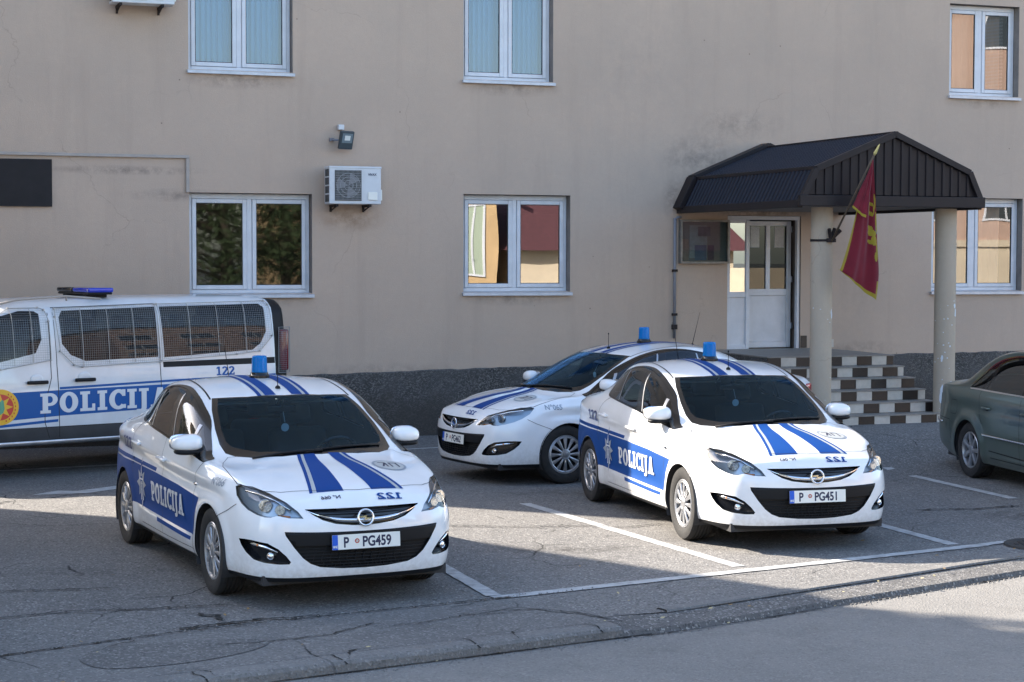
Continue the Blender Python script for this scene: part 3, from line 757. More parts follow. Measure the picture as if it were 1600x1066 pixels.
        # silver pillar strips
        for q in ([(-.535,.995),(-.565,.998),(-.735,1.195),(-.70,1.185)],[(-1.805,1.10),(-1.825,1.105),(-1.820,1.385),(-1.80,1.39)],[(-1.10,1.045),(-1.125,1.048),(-1.30,1.395),(-1.28,1.39)]):
            S.drape([(*poly_tris([(x*k,z) for x,z in q]),0)],fr,.003,.05,0,'pillar_trim',[M['alloy']],root)
        # handles
        for hx,hz,dk in ((-1.30,.875,2),(-2.17,.925,4)):
            d=doors[dk if s<0 else dk+1]
            h=S.bvh.ray_cast(Vector((hx,2*s,hz)),Vector((0,-s,0)))[0]; b=MB()
            b.box((-.115,-.012,-.014),(.115,.014,.014),0,Matrix.Translation(h+Vector((0,s*.022,0)))@Matrix.Rotation(R(1.5),4,'Y'),bev=.011)
            b.box((-.105,-.02,-.009),(-.07,.016,.009),0,Matrix.Translation(h)); b.box((.07,-.02,-.009),(.105,.016,.009),0,Matrix.Translation(h))
            b.build('handle',[M['white']],d,smooth=True)
            b=MB(); superell(b,tuple(h+Vector((-.01,-s*.006,0))),(.075,.012,.026),2.2,10); b.build('handle_cup',[M['white']],d,smooth=True)
        # side repeater
        h=S.bvh.ray_cast(Vector((-.425,2*s,.772)),Vector((0,-s,0)))[0]; b=MB(); superell(b,tuple(h),(.05,.008,.013),2.2,8); b.build('side_marker',[M['chrome']],root,smooth=True)
        # mirror
        def shp(p):
            x,y,z=p; t=(y*s-.80)/.25; x+=-.05*t*t; z+=.0
            if x<-.60: x=-.60+(x+.60)*.25
            dz=z-1.052; return (x,y,1.052+(dz*.62 if dz<0 else dz*(1.08-.30*max(0,t)-.25*max(0,-t))))
        b=MB(); superell(b,(-.52,.895*s,1.066),(.085,.115,.076),2.6,14,0,None,shp)
        mo=b.build('side_mirror',[M['white']],root,smooth=True)
        b=MB(); superell(b,(-.53,.885*s,1.008),(.075,.110,.026),2.6,10); b.tube([(-.46,.74*s,.985),(-.48,.80*s,1.0),(-.52,.86*s,1.02)],.03,10,0,None,[.045,.036,.03]); b.build('mirror_base',[M['black']],mo,smooth=True)
        b=MB(); superell(b,(-.622,.905*s,1.072),(.006,.105,.062),3,10); b.build('mirror_glass',[M['chrome']],mo,smooth=True)
        # inner wheel wells
        for wx,wz,ra in AR:
            b=MB(); r2=ra+.012; n=24; vs=[];fs=[]
            for yy in (.50,.868):
                for i in range(n+1):
                    a=R(-25+230*i/n); vs.append((wx+r2*math.cos(a),yy*s,max(.16,wz+r2*math.sin(a))))
            fs=[(i,i+1,n+2+i,n+1+i) for i in range(n)]+[tuple(range(n+1))]
            b.add(vs,fs); b.build('wheel_well',[M['dark']],root)
        wheel('wheel',root,(0,.765*s,.322),s); wheel('wheel',root,(-2.685,.765*s,.322),s)
    TP=((0,0,3),(0,1,0),(-1,0,0),(0,0,-1))     # seen from above/front: art x=+y, art y=-x
    def tp(ps): return [(y,-x) for x,y in ps]
    L=[]
    for s in (-1,1):
        for a,b,mi in (((.055,.140),(.105,.305),0),((.142,.160),(.308,.332),1),((.162,.190),(.334,.358),0)):
            L.append((*poly_tris(tp([(-.02,a[0]*s),(-.02,a[1]*s),(.765,b[1]*s),(.775-.01*(b[0]>.2),b[0]*s)])),mi))
    # two rows of strips share ids in order, so hood and roof stay one film each
    S.drape(L,TP,.0016,.05,0,'hood_stripe',[M['blue'],M['silverline']],root)
    L=[]
    for s in (-1,1):
        for a,b,mi in ((.065,.155,0),(.158,.180,1),(.183,.215,0)):
            L.append((*poly_tris(tp([(-.915,a*s),(-.915,b*s),(-2.34,b*s),(-2.34,a*s)])),mi))
    S.drape(L,TP,.0016,.06,0,'roof_stripe',[M['blue'],M['silverline']],root)
    G=[(*ribbon(tp(hoodo),.0045,True),0)]; S.drape(G,TP,.002,.06,0,'hood_seam',[M['seam']],root)
    for s in (-1,1):
        pth=[(-1.00,.578),(-1.25,.565),(-1.6,.550),(-2.0,.520),(-2.36,.49)]
        S.drape([(*ribbon(tp([(x,y*s) for x,y in pth]),.014),0)],TP,.002,.06,0,'roof_moulding',[M['black']],root)
    # mirrored writing on the bonnet edge, small number, round badge
    d=Vector((-.45,0,-.9)).normalized(); e2=Vector((-.9,0,.45)).normalized(); NF=(Vector((.80,0,.80))-d*0,(0,1,0),tuple(e2),tuple(d))
    ps,w=slab_text('122',.060,.05,.19)
    S.drape([([(.31-x,y-.078) for x,y in v],f,0) for v,f in map(poly_tris,ps)],NF,.0045,.02,0,'mirrored_number',[M['blue']],root)
    ps=[band(0,0,.130,.130,.112,.112,0,180,24),band(0,0,.130,.130,.112,.112,180,360,24)]
    g2=[rc(-.075,.045,-.015,.06),rc(-.03,-.05,-.015,.045),rc(.005,-.05,.018,.06),rc(.018,.045,.06,.06),rc(.060,-.05,.073,.06),[(-.030,.045),(-.015,.045),(-.055,-.05),(-.070,-.05)]]
    bd=[(*poly_tris([(x+.435,y-.28) for x,y in q]),0) for q in ps]+[(*poly_tris([(x+.435,y-.28) for x,y in arc(0,0,.111,.111,0,360,36)[:-1]]),1)]+[(*poly_tris([(x+.435,y-.28) for x,y in q]),2) for q in g2]
    S.drape(bd,TP,.003,.03,0,'round_badge',[M['greyfoil'],M['silverline'],M['char']],root)
    # wipers and cowl
    b=MB()
    b.tube([S.bvh.ray_cast(Vector((x,y,3)),Vector((0,0,-1)))[0]+Vector((0,0,.012)) for x,y in ((-.045,-.05),(-.10,.20),(-.175,.42),(-.245,.56))],.009,6)
    b.tube([S.bvh.ray_cast(Vector((x,y,3)),Vector((0,0,-1)))[0]+Vector((0,0,.012)) for x,y in ((-.075,-.52),(-.06,-.30),(-.045,-.10),(-.045,.02))],.009,6)
    b.build('wipers',[M['black']],root,smooth=True)
    # roof beacon with its base, aerials
    hz=S.bvh.ray_cast(Vector((-1.56,0,3)),Vector((0,0,-1)))[0].z
    bc=MB(); T=Matrix.Translation((-1.56,0,hz-.004)); bc.lathe([(.085,0),(.085,.02),(.074,.030),(.070,.045),(0,.045)],36,0,T); bo=bc.build('beacon',[M['gloss']],root,auto=40)
    b=MB(); pr=[(.066,.045)]
    for k in range(11): z=.055+k*.011; pr+=[(.066-.0003*k,z),(.0635-.0003*k,z+.0055)]
    pr+=[(.060,.178),(.050,.184),(0,.186)]; b.lathe(pr,40,0,T); b.build('beacon_dome',[M['beacon']],bo,smooth=True)
    b=MB(); b.lathe([(.036,.046),(.040,.09),(.022,.115),(.040,.14),(.036,.165),(0,.17)],24,0,T); b.build('beacon_lamp',[M['beaconin']],bo,smooth=True)
    hz=S.bvh.ray_cast(Vector((-1.07,0,3)),Vector((0,0,-1)))[0].z
    b=MB(); b.lathe([(.022,0),(.020,.014),(.010,.024),(0,.026)],16,0,Matrix.Translation((-1.07,0,hz))); b.cyl((-1.07,0,hz+.02),(-1.07,0,hz+.17),.0035,.003,8); b.lathe([(0,0),(.007,.006),(.007,.018),(0,.024)],10,0,Matrix.Translation((-1.07,0,hz+.16))); b.build('aerial',[M['black']],root,smooth=True)
    hz=S.bvh.ray_cast(Vector((-2.28,-.05,3)),Vector((0,0,-1)))[0].z
    b=MB(); b.lathe([(.030,-.005),(.024,.014),(.010,.026),(0,.028)],16,0,Matrix.Translation((-2.28,-.05,hz))); b.cyl((-2.28,-.05,hz+.02),(-2.40,-.07,hz+.40),.004,.002,8); b.build('whip_aerial',[M['black']],root,smooth=True)
    # cabin
    b=MB(); b.box((-3.5,-.70,.17),(.75,.70,.24)); b.box((-2.9,-.5,.2),(-2.45,.5,.5)); b.box((.2,-.42,.22),(.78,.42,.62)); b.build('underbody',[M['dark']],root)
    b=MB(); b.box((-.62,-.66,.62),(-.16,.66,.90),bev=.05); b.box((-.55,.12,.82),(-.30,.60,.955),bev=.04); b.box((-2.05,-.10,.35),(-.5,.10,.62),bev=.03); b.build('dashboard',[M['lining']],root,smooth=True)
    b=MB(); T=Matrix.Translation((-.70,.36,.90))@Matrix.Rotation(R(-62),4,'Y'); b.lathe([(.182+.015*math.cos(a),.015*math.sin(a)) for a in [2*math.pi*k/10 for k in range(10)]],32,0,T,close=True); b.lathe([(.055,-.02),(.06,.0),(.05,.02),(0,.025)],16,0,T)
    for a in (0,120,240): b.cyl(T@Vector((.04*math.cos(R(a+90)),.04*math.sin(R(a+90)),0)),T@Vector((.18*math.cos(R(a+90)),.18*math.sin(R(a+90)),0)),.013,n=8)
    b.build('steering_wheel',[M['gloss']],root,auto=50)
    for (sx,sy,w) in ((-1.25,.36,.25),(-1.25,-.36,.25),(-2.12,.34,.30),(-2.12,-.34,.30)):
        b=MB(); b.box((sx-.25,sy-w,.36),(sx+.27,sy+w,.54),bev=.05)
        b.box((-.07,-w,0),(.07,w,.60),0,Matrix.Translation((sx-.26,sy,.48))@Matrix.Rotation(R(-17),4,'Y'),bev=.055)
        b.box((-.05,-.13,.63),(.05,.13,.80),0,Matrix.Translation((sx-.26,sy,.48))@Matrix.Rotation(R(-17),4,'Y'),bev=.04)
        b.build('seat',[M['seat']],root,smooth=True)
    b=MB(); b.box((-.055,-.12,-.03),(-.02,.12,.03),0,Matrix.Translation((-.93,0,1.27)),bev=.012); b.cyl((-.96,0,1.29),(-.95,0,1.37),.012); b.build('rear_view_mirror',[M['gloss']],root,smooth=True)
    b=MB(); b.box((-1.14,.10,1.315),(-1.0,.60,1.33),bev=.005); b.box((-1.14,-.60,1.315),(-1.0,-.10,1.33),bev=.005); b.build('sun_visor',[M['headliner']],root,smooth=True)
    b=MB(); b.lathe([(.033,0),(.033,.003),(0,.003)],24,0,Matrix.Translation((-.885,.0,1.13))@Matrix.Rotation(R(90),4,'Y')); b.cyl((-.885,0,1.17),(-.93,0,1.25),.002,n=6); b.build('hanging_tag',[M['paper']],root)
    return root,S,dict(root=root)
def plate(root,text,x,z,tilt=4):
    """number plate: blue strip, seal and characters are parts of the plate"""
    T=Matrix.Translation((x,0,z))@Matrix.Rotation(R(-tilt),4,'Y')@Matrix(((0,0,1,0),(1,0,0,0),(0,1,0,0),(0,0,0,1)))   # local x=+y, y=+z, z=+x
    b=MB(); b.box((-.262,-.058,-.012),(.262,.058,0),1,T,bev=.004); b.prism(rc(-.256,-.052,.256,.052),0,.0015,0,T); b.prism(rc(-.2555,-.0515,-.214,.0515),.0015,.0022,2,T)
    p=b.build('number_plate',[M['plate'],M['black'],M['eu']],root)
    b=MB()
    def tx(s_,size,x0,y0,sx,bold,mi=0,z=.0022):
        V,F,w=font_tris(s_,size,bold); b.add([(x0+vx*sx,y0+vy,z) for vx,vy in V],F,mi,T)
    tx('P',.100,-.170,-.036,.80,.0030); tx(text,.100,-.028,-.036,.80,.0030); tx('MNE',.026,-.250,-.040,.62,.0006,1,.003)
    b.build('characters',[M['char'],M['plate']],p)
    b=MB(); b.lathe([(.017,.0015),(.017,.0026),(0,.0028)],24,0,T@Matrix.Translation((-.070,.004,0))); b.lathe([(.010,.0029),(.008,.0029)],20,1,T@Matrix.Translation((-.070,.004,0))); b.build('seal',[M['seal'],M['plate']],p)
    return p
def copy_tree(o,parent=None):
    c=o.copy(); COL.objects.link(c); c.parent=parent
    for ch in list(o.children): copy_tree(ch,c)
    return c
car_materials()
proto,SK,_=build_sedan()
CARPOS=[(-1.435,13.958,.437),(2.331,16.515,.267),(.185,21.07,-1.07)]
GRP='white and blue police sedans in the car park'
sedans=[proto,copy_tree(proto),copy_tree(proto)]
LB=['white police sedan with blue stripes and plate PG459, nearest the camera in the shade',
    'white police sedan with plate PG451 and sunlit side, in front of the entrance steps',
    'white police sedan with plate PG462 parked behind, its nose pointing left']
dN=Vector((-.45,0,-.9)).normalized(); NF=((.80,0,.80),(0,1,0),tuple(Vector((-.9,0,.45)).normalized()),tuple(dN))
for i,(o,(x,y,a)) in enumerate(zip(sedans,CARPOS)):
    o.location=(x,y,0); o.rotation_euler=(0,0,a-math.pi/2)
    tag(o,LB[i],'police car',GRP)
    plate(o,('PG459','PG451','PG462')[i],.957,.478)
    num=('066','063','065')[i]
    if i<2:
        V,F,w=font_tris('N\u00b0 '+num,.048,.0008)
        SK.drape([([(-.15-vx*1.05,vy-.050) for vx,vy in V],F,0)],NF,.0045,.02,0,'mirrored_serial',[M['char']],o)
    V,F,w=font_tris('N\u00b0'+num,.075,.001)
    for s in (-1,1):
        x0=.02 if s<0 else -.24
        SK.drape([([(x0+vx,vy+.82) for vx,vy in V],F,0)],side_frame(s),.0045,.02,0,'serial_number',[M['greyfoil']],o)
# ---------------------------------------------------------------- the police building
TH=R(20); P0=Vector((-1.36,25.78,0))
WM=Matrix.Translation(P0)@Matrix.Rotation(TH,4,'Z')      # wall frame: x along the wall, y into the building, z up
def wl(s,y,z): return WM@Vector((s,y,z))
def wall_material(name,base,dark,streak=1.0,stains=()):
    m=bpy.data.materials.new(name); m.use_nodes=True; nt=m.node_tree; b=nt.nodes['Principled BSDF']; b.inputs['Roughness'].default_value=.92; b.inputs['Specular IOR Level'].default_value=.2
    tc=nt.nodes.new('ShaderNodeTexCoord'); L=nt.links.new
    def noise(scale,detail,rough,vec=None):
        n=nt.nodes.new('ShaderNodeTexNoise'); n.inputs['Scale'].default_value=scale; n.inputs['Detail'].default_value=detail; n.inputs['Roughness'].default_value=rough
        L(vec or tc.outputs['Object'],n.inputs['Vector']); return n.outputs['Fac']
    def mr(v,a,b_,c=0,d=1):
        r=nt.nodes.new('ShaderNodeMapRange'); r.inputs[1].default_value=a;r.inputs[2].default_value=b_;r.inputs[3].default_value=c;r.inputs[4].default_value=d; L(v,r.inputs[0]); return r.outputs[0]
    def mix(f,a,b_):
        x=nt.nodes.new('ShaderNodeMix'); x.data_type='RGBA'; L(f,x.inputs['Factor'])
        for k,c in (('A',a),('B',b_)):
            if isinstance(c,tuple): x.inputs[k].default_value=(*c,1)
            else: L(c,x.inputs[k])
        return x.outputs['Result']
    mp=nt.nodes.new('ShaderNodeMapping'); mp.inputs['Scale'].default_value=(2.2,2.2,.22); L(tc.outputs['Object'],mp.inputs['Vector'])
    c=mix(mr(noise(.5,5,.6),.35,.68),base,dark)
    c=mix(mr(noise(1.6,6,.65,mp.outputs[0]),.52,.78,0,.45*streak),c,tuple(q*.72 for q in base))
    c=mix(mr(noise(7,4,.7),.55,.8,0,.30),c,tuple(min(1,q*1.12) for q in base))
    c=mix(mr(noise(90,3,.8),.35,.7,0,.35),c,tuple(q*.80 for q in base))
    c=mix(mr(noise(17,4,.7),.45,.72,0,.32),c,tuple(q*.84 for q in base))
    w=nt.nodes.new('ShaderNodeTexVoronoi'); w.feature='DISTANCE_TO_EDGE'; w.inputs['Scale'].default_value=.7; wn=nt.nodes.new('ShaderNodeTexNoise'); wn.inputs['Scale'].default_value=2.2; wn.inputs['Detail'].default_value=6; L(tc.outputs['Object'],wn.inputs['Vector']); wx=nt.nodes.new('ShaderNodeMix'); wx.data_type='VECTOR'; wx.inputs['Factor'].default_value=.35; L(tc.outputs['Object'],wx.inputs[4]); L(wn.outputs['Color'],wx.inputs[5]); L(wx.outputs[1],w.inputs['Vector'])
    wm=nt.nodes.new('ShaderNodeMath'); wm.operation='MULTIPLY'; L(mr(w.outputs['Distance'],.003,.001,0,.28),wm.inputs[0]); L(mr(noise(.8,3,.5),.52,.60),wm.inputs[1]); c=mix(wm.outputs[0],c,tuple(q*.45 for q in base))
    # small dark specks of old paint drips
    v=nt.nodes.new('ShaderNodeTexVoronoi'); v.inputs['Scale'].default_value=2.6; L(tc.outputs['Object'],v.inputs['Vector'])
    c=mix(mr(v.outputs['Distance'],.034,.014,0,.75),c,(.12,.09,.07))
    for (s_,z_,rs,rz,st,cl) in stains:
        sx=nt.nodes.new('ShaderNodeMapping'); sx.inputs['Location'].default_value=(-s_/rs,0,-z_/rz); sx.inputs['Scale'].default_value=(1/rs,0,1/rz); L(tc.outputs['Object'],sx.inputs['Vector'])
        ln=nt.nodes.new('ShaderNodeVectorMath'); ln.operation='LENGTH'; L(sx.outputs[0],ln.inputs[0])
        mu=nt.nodes.new('ShaderNodeMath'); mu.operation='MULTIPLY'; L(mr(ln.outputs['Value'],1.0,.15),mu.inputs[0]); L(mr(noise(6,6,.75),.40,.62,0,st),mu.inputs[1])
        c=mix(mu.outputs[0],c,cl)
    L(c,b.inputs['Base Color'])
    bp=nt.nodes.new('ShaderNodeBump'); bp.inputs['Strength'].default_value=.35; bp.inputs['Distance'].default_value=.012; L(noise(55,5,.75),bp.inputs['Height']); L(bp.outputs['Normal'],b.inputs['Normal'])
    return m
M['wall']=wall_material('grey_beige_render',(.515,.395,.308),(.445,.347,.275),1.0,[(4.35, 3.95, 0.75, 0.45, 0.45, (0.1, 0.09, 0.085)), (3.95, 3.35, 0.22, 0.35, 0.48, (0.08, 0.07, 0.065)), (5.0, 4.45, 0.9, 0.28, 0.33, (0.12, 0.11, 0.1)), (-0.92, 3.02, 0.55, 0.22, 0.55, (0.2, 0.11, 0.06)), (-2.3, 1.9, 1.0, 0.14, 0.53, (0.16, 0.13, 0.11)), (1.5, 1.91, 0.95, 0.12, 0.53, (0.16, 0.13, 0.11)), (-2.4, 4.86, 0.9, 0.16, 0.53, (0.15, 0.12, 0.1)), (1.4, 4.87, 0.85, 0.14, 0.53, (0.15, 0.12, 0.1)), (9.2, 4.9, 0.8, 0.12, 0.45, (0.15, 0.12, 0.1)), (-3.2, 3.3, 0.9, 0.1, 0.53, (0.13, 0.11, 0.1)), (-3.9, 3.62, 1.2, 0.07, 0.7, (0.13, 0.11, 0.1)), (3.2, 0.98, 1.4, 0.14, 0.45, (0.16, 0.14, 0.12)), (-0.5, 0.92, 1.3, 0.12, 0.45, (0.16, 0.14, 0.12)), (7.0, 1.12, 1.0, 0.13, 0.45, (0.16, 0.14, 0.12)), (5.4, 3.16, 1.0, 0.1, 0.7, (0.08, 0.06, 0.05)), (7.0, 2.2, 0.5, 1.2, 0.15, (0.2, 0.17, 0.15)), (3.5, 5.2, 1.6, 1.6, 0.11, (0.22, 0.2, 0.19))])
M['col']=wall_material('column_plaster',(.47,.39,.30),(.39,.325,.255),.8)
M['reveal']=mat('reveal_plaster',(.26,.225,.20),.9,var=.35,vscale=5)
def plinth_mat():
    m=bpy.data.materials.new('pebble_dash'); m.use_nodes=True; nt=m.node_tree; b=nt.nodes['Principled BSDF']; b.inputs['Roughness'].default_value=.85; L=nt.links.new
    tc=nt.nodes.new('ShaderNodeTexCoord'); v=nt.nodes.new('ShaderNodeTexVoronoi'); v.inputs['Scale'].default_value=70; L(tc.outputs['Object'],v.inputs['Vector'])
    n=nt.nodes.new('ShaderNodeTexNoise'); n.inputs['Scale'].default_value=1.1; n.inputs['Detail'].default_value=6; L(tc.outputs['Object'],n.inputs['Vector'])
    r=nt.nodes.new('ShaderNodeValToRGB'); r.color_ramp.elements[0].position=.15; r.color_ramp.elements[0].color=(.034,.031,.029,1); r.color_ramp.elements[1].position=.95; r.color_ramp.elements[1].color=(.175,.162,.148,1); e=r.color_ramp.elements.new(.6); e.color=(.072,.067,.062,1)
    sp=nt.nodes.new('ShaderNodeSeparateColor'); L(v.outputs['Color'],sp.inputs[0]); L(sp.outputs[0],r.inputs[0])
    r2=nt.nodes.new('ShaderNodeMapRange'); r2.inputs[1].default_value=.42; r2.inputs[2].default_value=.62; r2.inputs[4].default_value=.75; L(n.outputs['Fac'],r2.inputs[0])
    x=nt.nodes.new('ShaderNodeMix'); x.data_type='RGBA'; L(r2.outputs[0],x.inputs['Factor']); L(r.outputs[0],x.inputs['A']); x.inputs['B'].default_value=(.085,.080,.078,1); sx=nt.nodes.new('ShaderNodeSeparateXYZ'); L(tc.outputs['Object'],sx.inputs[0])
    n3=nt.nodes.new('ShaderNodeTexNoise'); n3.inputs['Scale'].default_value=2.3; n3.inputs['Detail'].default_value=7; L(tc.outputs['Object'],n3.inputs['Vector'])
    ad=nt.nodes.new('ShaderNodeMath'); ad.operation='MULTIPLY_ADD'; ad.inputs[1].default_value=-1.1; L(n3.outputs['Fac'],ad.inputs[0]); L(sx.outputs['Z'],ad.inputs[2])
    r4=nt.nodes.new('ShaderNodeMapRange'); r4.inputs[1].default_value=.10; r4.inputs[2].default_value=-.25; r4.inputs[4].default_value=.8; L(ad.outputs[0],r4.inputs[0])
    y=nt.nodes.new('ShaderNodeMix'); y.data_type='RGBA'; L(r4.outputs[0],y.inputs['Factor']); L(x.outputs['Result'],y.inputs['A']); y.inputs['B'].default_value=(.050,.043,.036,1); L(y.outputs['Result'],b.inputs['Base Color'])
    bp=nt.nodes.new('ShaderNodeBump'); bp.inputs['Strength'].default_value=.5; bp.inputs['Distance'].default_value=.02; L(v.outputs['Distance'],bp.inputs['Height']); bp.invert=True; L(bp.outputs['Normal'],b.inputs['Normal'])
    return m
M['plinth']=plinth_mat()
M['pvc']=mat('white_window_frame',(.66,.67,.70),.35,var=.18,vscale=3)
M['frame_dark']=mat('window_gasket',(.03,.03,.03),.6)
M['sill']=mat('painted_metal_sill',(.58,.60,.64),.4,.2,var=.3,vscale=4)
M['wglass']=glass_mat('window_glass',(.42,.46,.48),1.2,0,.22)
M['wglass2']=glass_mat('upper_window_glass',(.80,.86,.90),.8,0,.035)
M['wglassd']=glass_mat('darker_window_glass',(.42,.46,.48),1.0,.02,.05); M['wglass3']=glass_mat('curtained_window_glass',(.7,.74,.76),1.0,0,.09)
M['blind']=mat('blue_blinds',(.15,.38,.56),.8)
M['curtain']=mat('peach_curtain',(.62,.42,.30),.9)
M['room']=mat('room_plaster',(.10,.10,.095),.9)
M['roofmetal']=mat('brown_sheet_roof',(.017,.0125,.014),.5,.0,coat=.0,spec=.3,var=.25,vscale=3)
M['roofblue']=mat('dark_roof_sheet',(.006,.008,.018),.5,.0,coat=.0,spec=.35,var=.25,vscale=3)
M['rust']=mat('rusty_bracket',(.030,.020,.018),.8,var=.6,vscale=30)
M['tile_d']=mat('dark_brown_tile',(.024,.017,.015),.38,var=.35,vscale=12)
M['tile_l']=mat('cream_tile',(.52,.48,.42),.38,var=.22,vscale=10)
M['tread']=mat('step_tread',(.26,.24,.215),.5,var=.3,vscale=8)
M['acwhite']=mat('cream_metal_casing',(.62,.64,.66),.4,var=.12,vscale=4)
M['acgrille']=mat('fan_guard',(.30,.31,.32),.5,.3)
M['conduit']=mat('beige_trunking',(.40,.35,.31),.6,var=.2,vscale=5)
M['pipe']=mat('grey_conduit',(.20,.20,.22),.5)
M['noticeback']=mat('notice_backing',(.22,.25,.24),.8)
bld=empty('police_building',tuple(P0),TH)
tag(bld,'grey-beige rendered police building with white windows and dark pebble-dash plinth','building')
SX0,SX1,HT,DP=-9.0,17.0,24.0,9.0
OPEN=[(-3.12,-1.45,1.99,3.34,'low'),(.72,2.33,2.0,3.37,'low'),(8.32,9.97,1.98,3.42,'peach'),
      (-3.12,-1.71,4.97,6.42,'up'),(.72,2.06,4.97,6.42,'up'),(8.60,9.86,5.0,6.40,'peachup'),
      (-7.7,-6.1,1.99,3.34,'low'),(-7.7,-6.3,4.97,6.42,'up'),(12.4,14.0,1.99,3.36,'peach'),(12.4,13.8,4.97,6.4,'up'),(-3.12,-1.71,8.1,9.5,'up'),(.72,2.06,8.1,9.5,'up'),(8.60,9.86,8.1,9.5,'up'),(12.4,13.8,8.1,9.5,'up'),(-7.7,-6.3,8.1,9.5,'up')]
DOOR=(4.83,6.05,1.12,3.11)
def wall_panel():
    V=[];F=[]
    outer=[(SX0,0),(SX1,0),(SX1,HT),(SX0,HT)]
    holes=[[(a,c),(a,d),(b,d),(b,c)] for a,b,c,d,_ in OPEN]+[[(DOOR[0],DOOR[2]),(DOOR[0],DOOR[3]),(DOOR[1],DOOR[3]),(DOOR[1],DOOR[2])]]
    loops=[[Vector((x,z,0)) for x,z in outer]]+[[Vector((x,z,0)) for x,z in h] for h in holes]
    flat=[v for l in loops for v in l]; t=tessellate_polygon(loops)
    V=[(v.x,0,v.y) for v in flat]
    for a,b,c in t:
        n=(Vector(V[b])-Vector(V[a])).cross(Vector(V[c])-Vector(V[a]))
        F.append((a,b,c) if n.y<0 else (a,c,b))
    return V,F
V_,F_=wall_panel(); mb=MB(); mb.add(V_,F_,0)
# sides, back and the reveals
for (a,b) in (((SX0,0),(SX0,DP)),((SX0,DP),(SX1,DP)),((SX1,DP),(SX1,0))):
    mb.add([(a[0],a[1],0),(b[0],b[1],0),(b[0],b[1],HT),(a[0],a[1],HT)],[(0,3,2,1)])
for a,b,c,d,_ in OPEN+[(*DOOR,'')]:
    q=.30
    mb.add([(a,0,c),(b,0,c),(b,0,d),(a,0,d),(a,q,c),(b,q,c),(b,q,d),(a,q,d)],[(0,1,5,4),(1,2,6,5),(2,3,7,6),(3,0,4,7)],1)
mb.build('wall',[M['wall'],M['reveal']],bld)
mb=MB(); mb.box((SX0-.35,-.45,HT),(SX1+.35,DP+.3,HT+.18)); mb.box((SX0-.2,-.3,HT+.18),(SX1+.2,DP+.1,HT+.28)); mb.build('roof',[M['roofmetal']],bld)
# plinth sheet proud of the wall, with an uneven upper edge
mb=MB(); rnd=random.Random(4)
def plz(s): return interp([(-10,.84),(-1.7,.875),(.47,.915),(4,.97),(8,1.02),(17,1.05)],s)+rnd.uniform(-.006,.008)
for x0,x1 in ((SX0-.02,4.4),(6.35,SX1+.02)):
    n=int((x1-x0)/.12); prof=[(x0+(x1-x0)*i/n,plz(x0+(x1-x0)*i/n)) for i in range(n+1)]
    vs=[];fs=[]
    for x,z in prof: vs+=[(x,-.035,-.1),(x,-.035,z-.012),(x,-.022,z),(x,.0,z+.002)]
    for i in range(n): 
        for j in range(3): fs.append((i*4+j,(i+1)*4+j,(i+1)*4+j+1,i*4+j+1))
    mb.add(vs,fs)
mb.build('plinth',[M['plinth']],bld)
mb=MB()
for f in range(8): mb.box((SX0+.05,.35,0.2+f*3.0),(SX1-.05,DP-.05,0.3+f*3.0))
mb.box((SX0+.05,3.8,.3),(SX1-.05,3.9,HT-.1)); mb.build('interior_wall',[M['room']],bld)
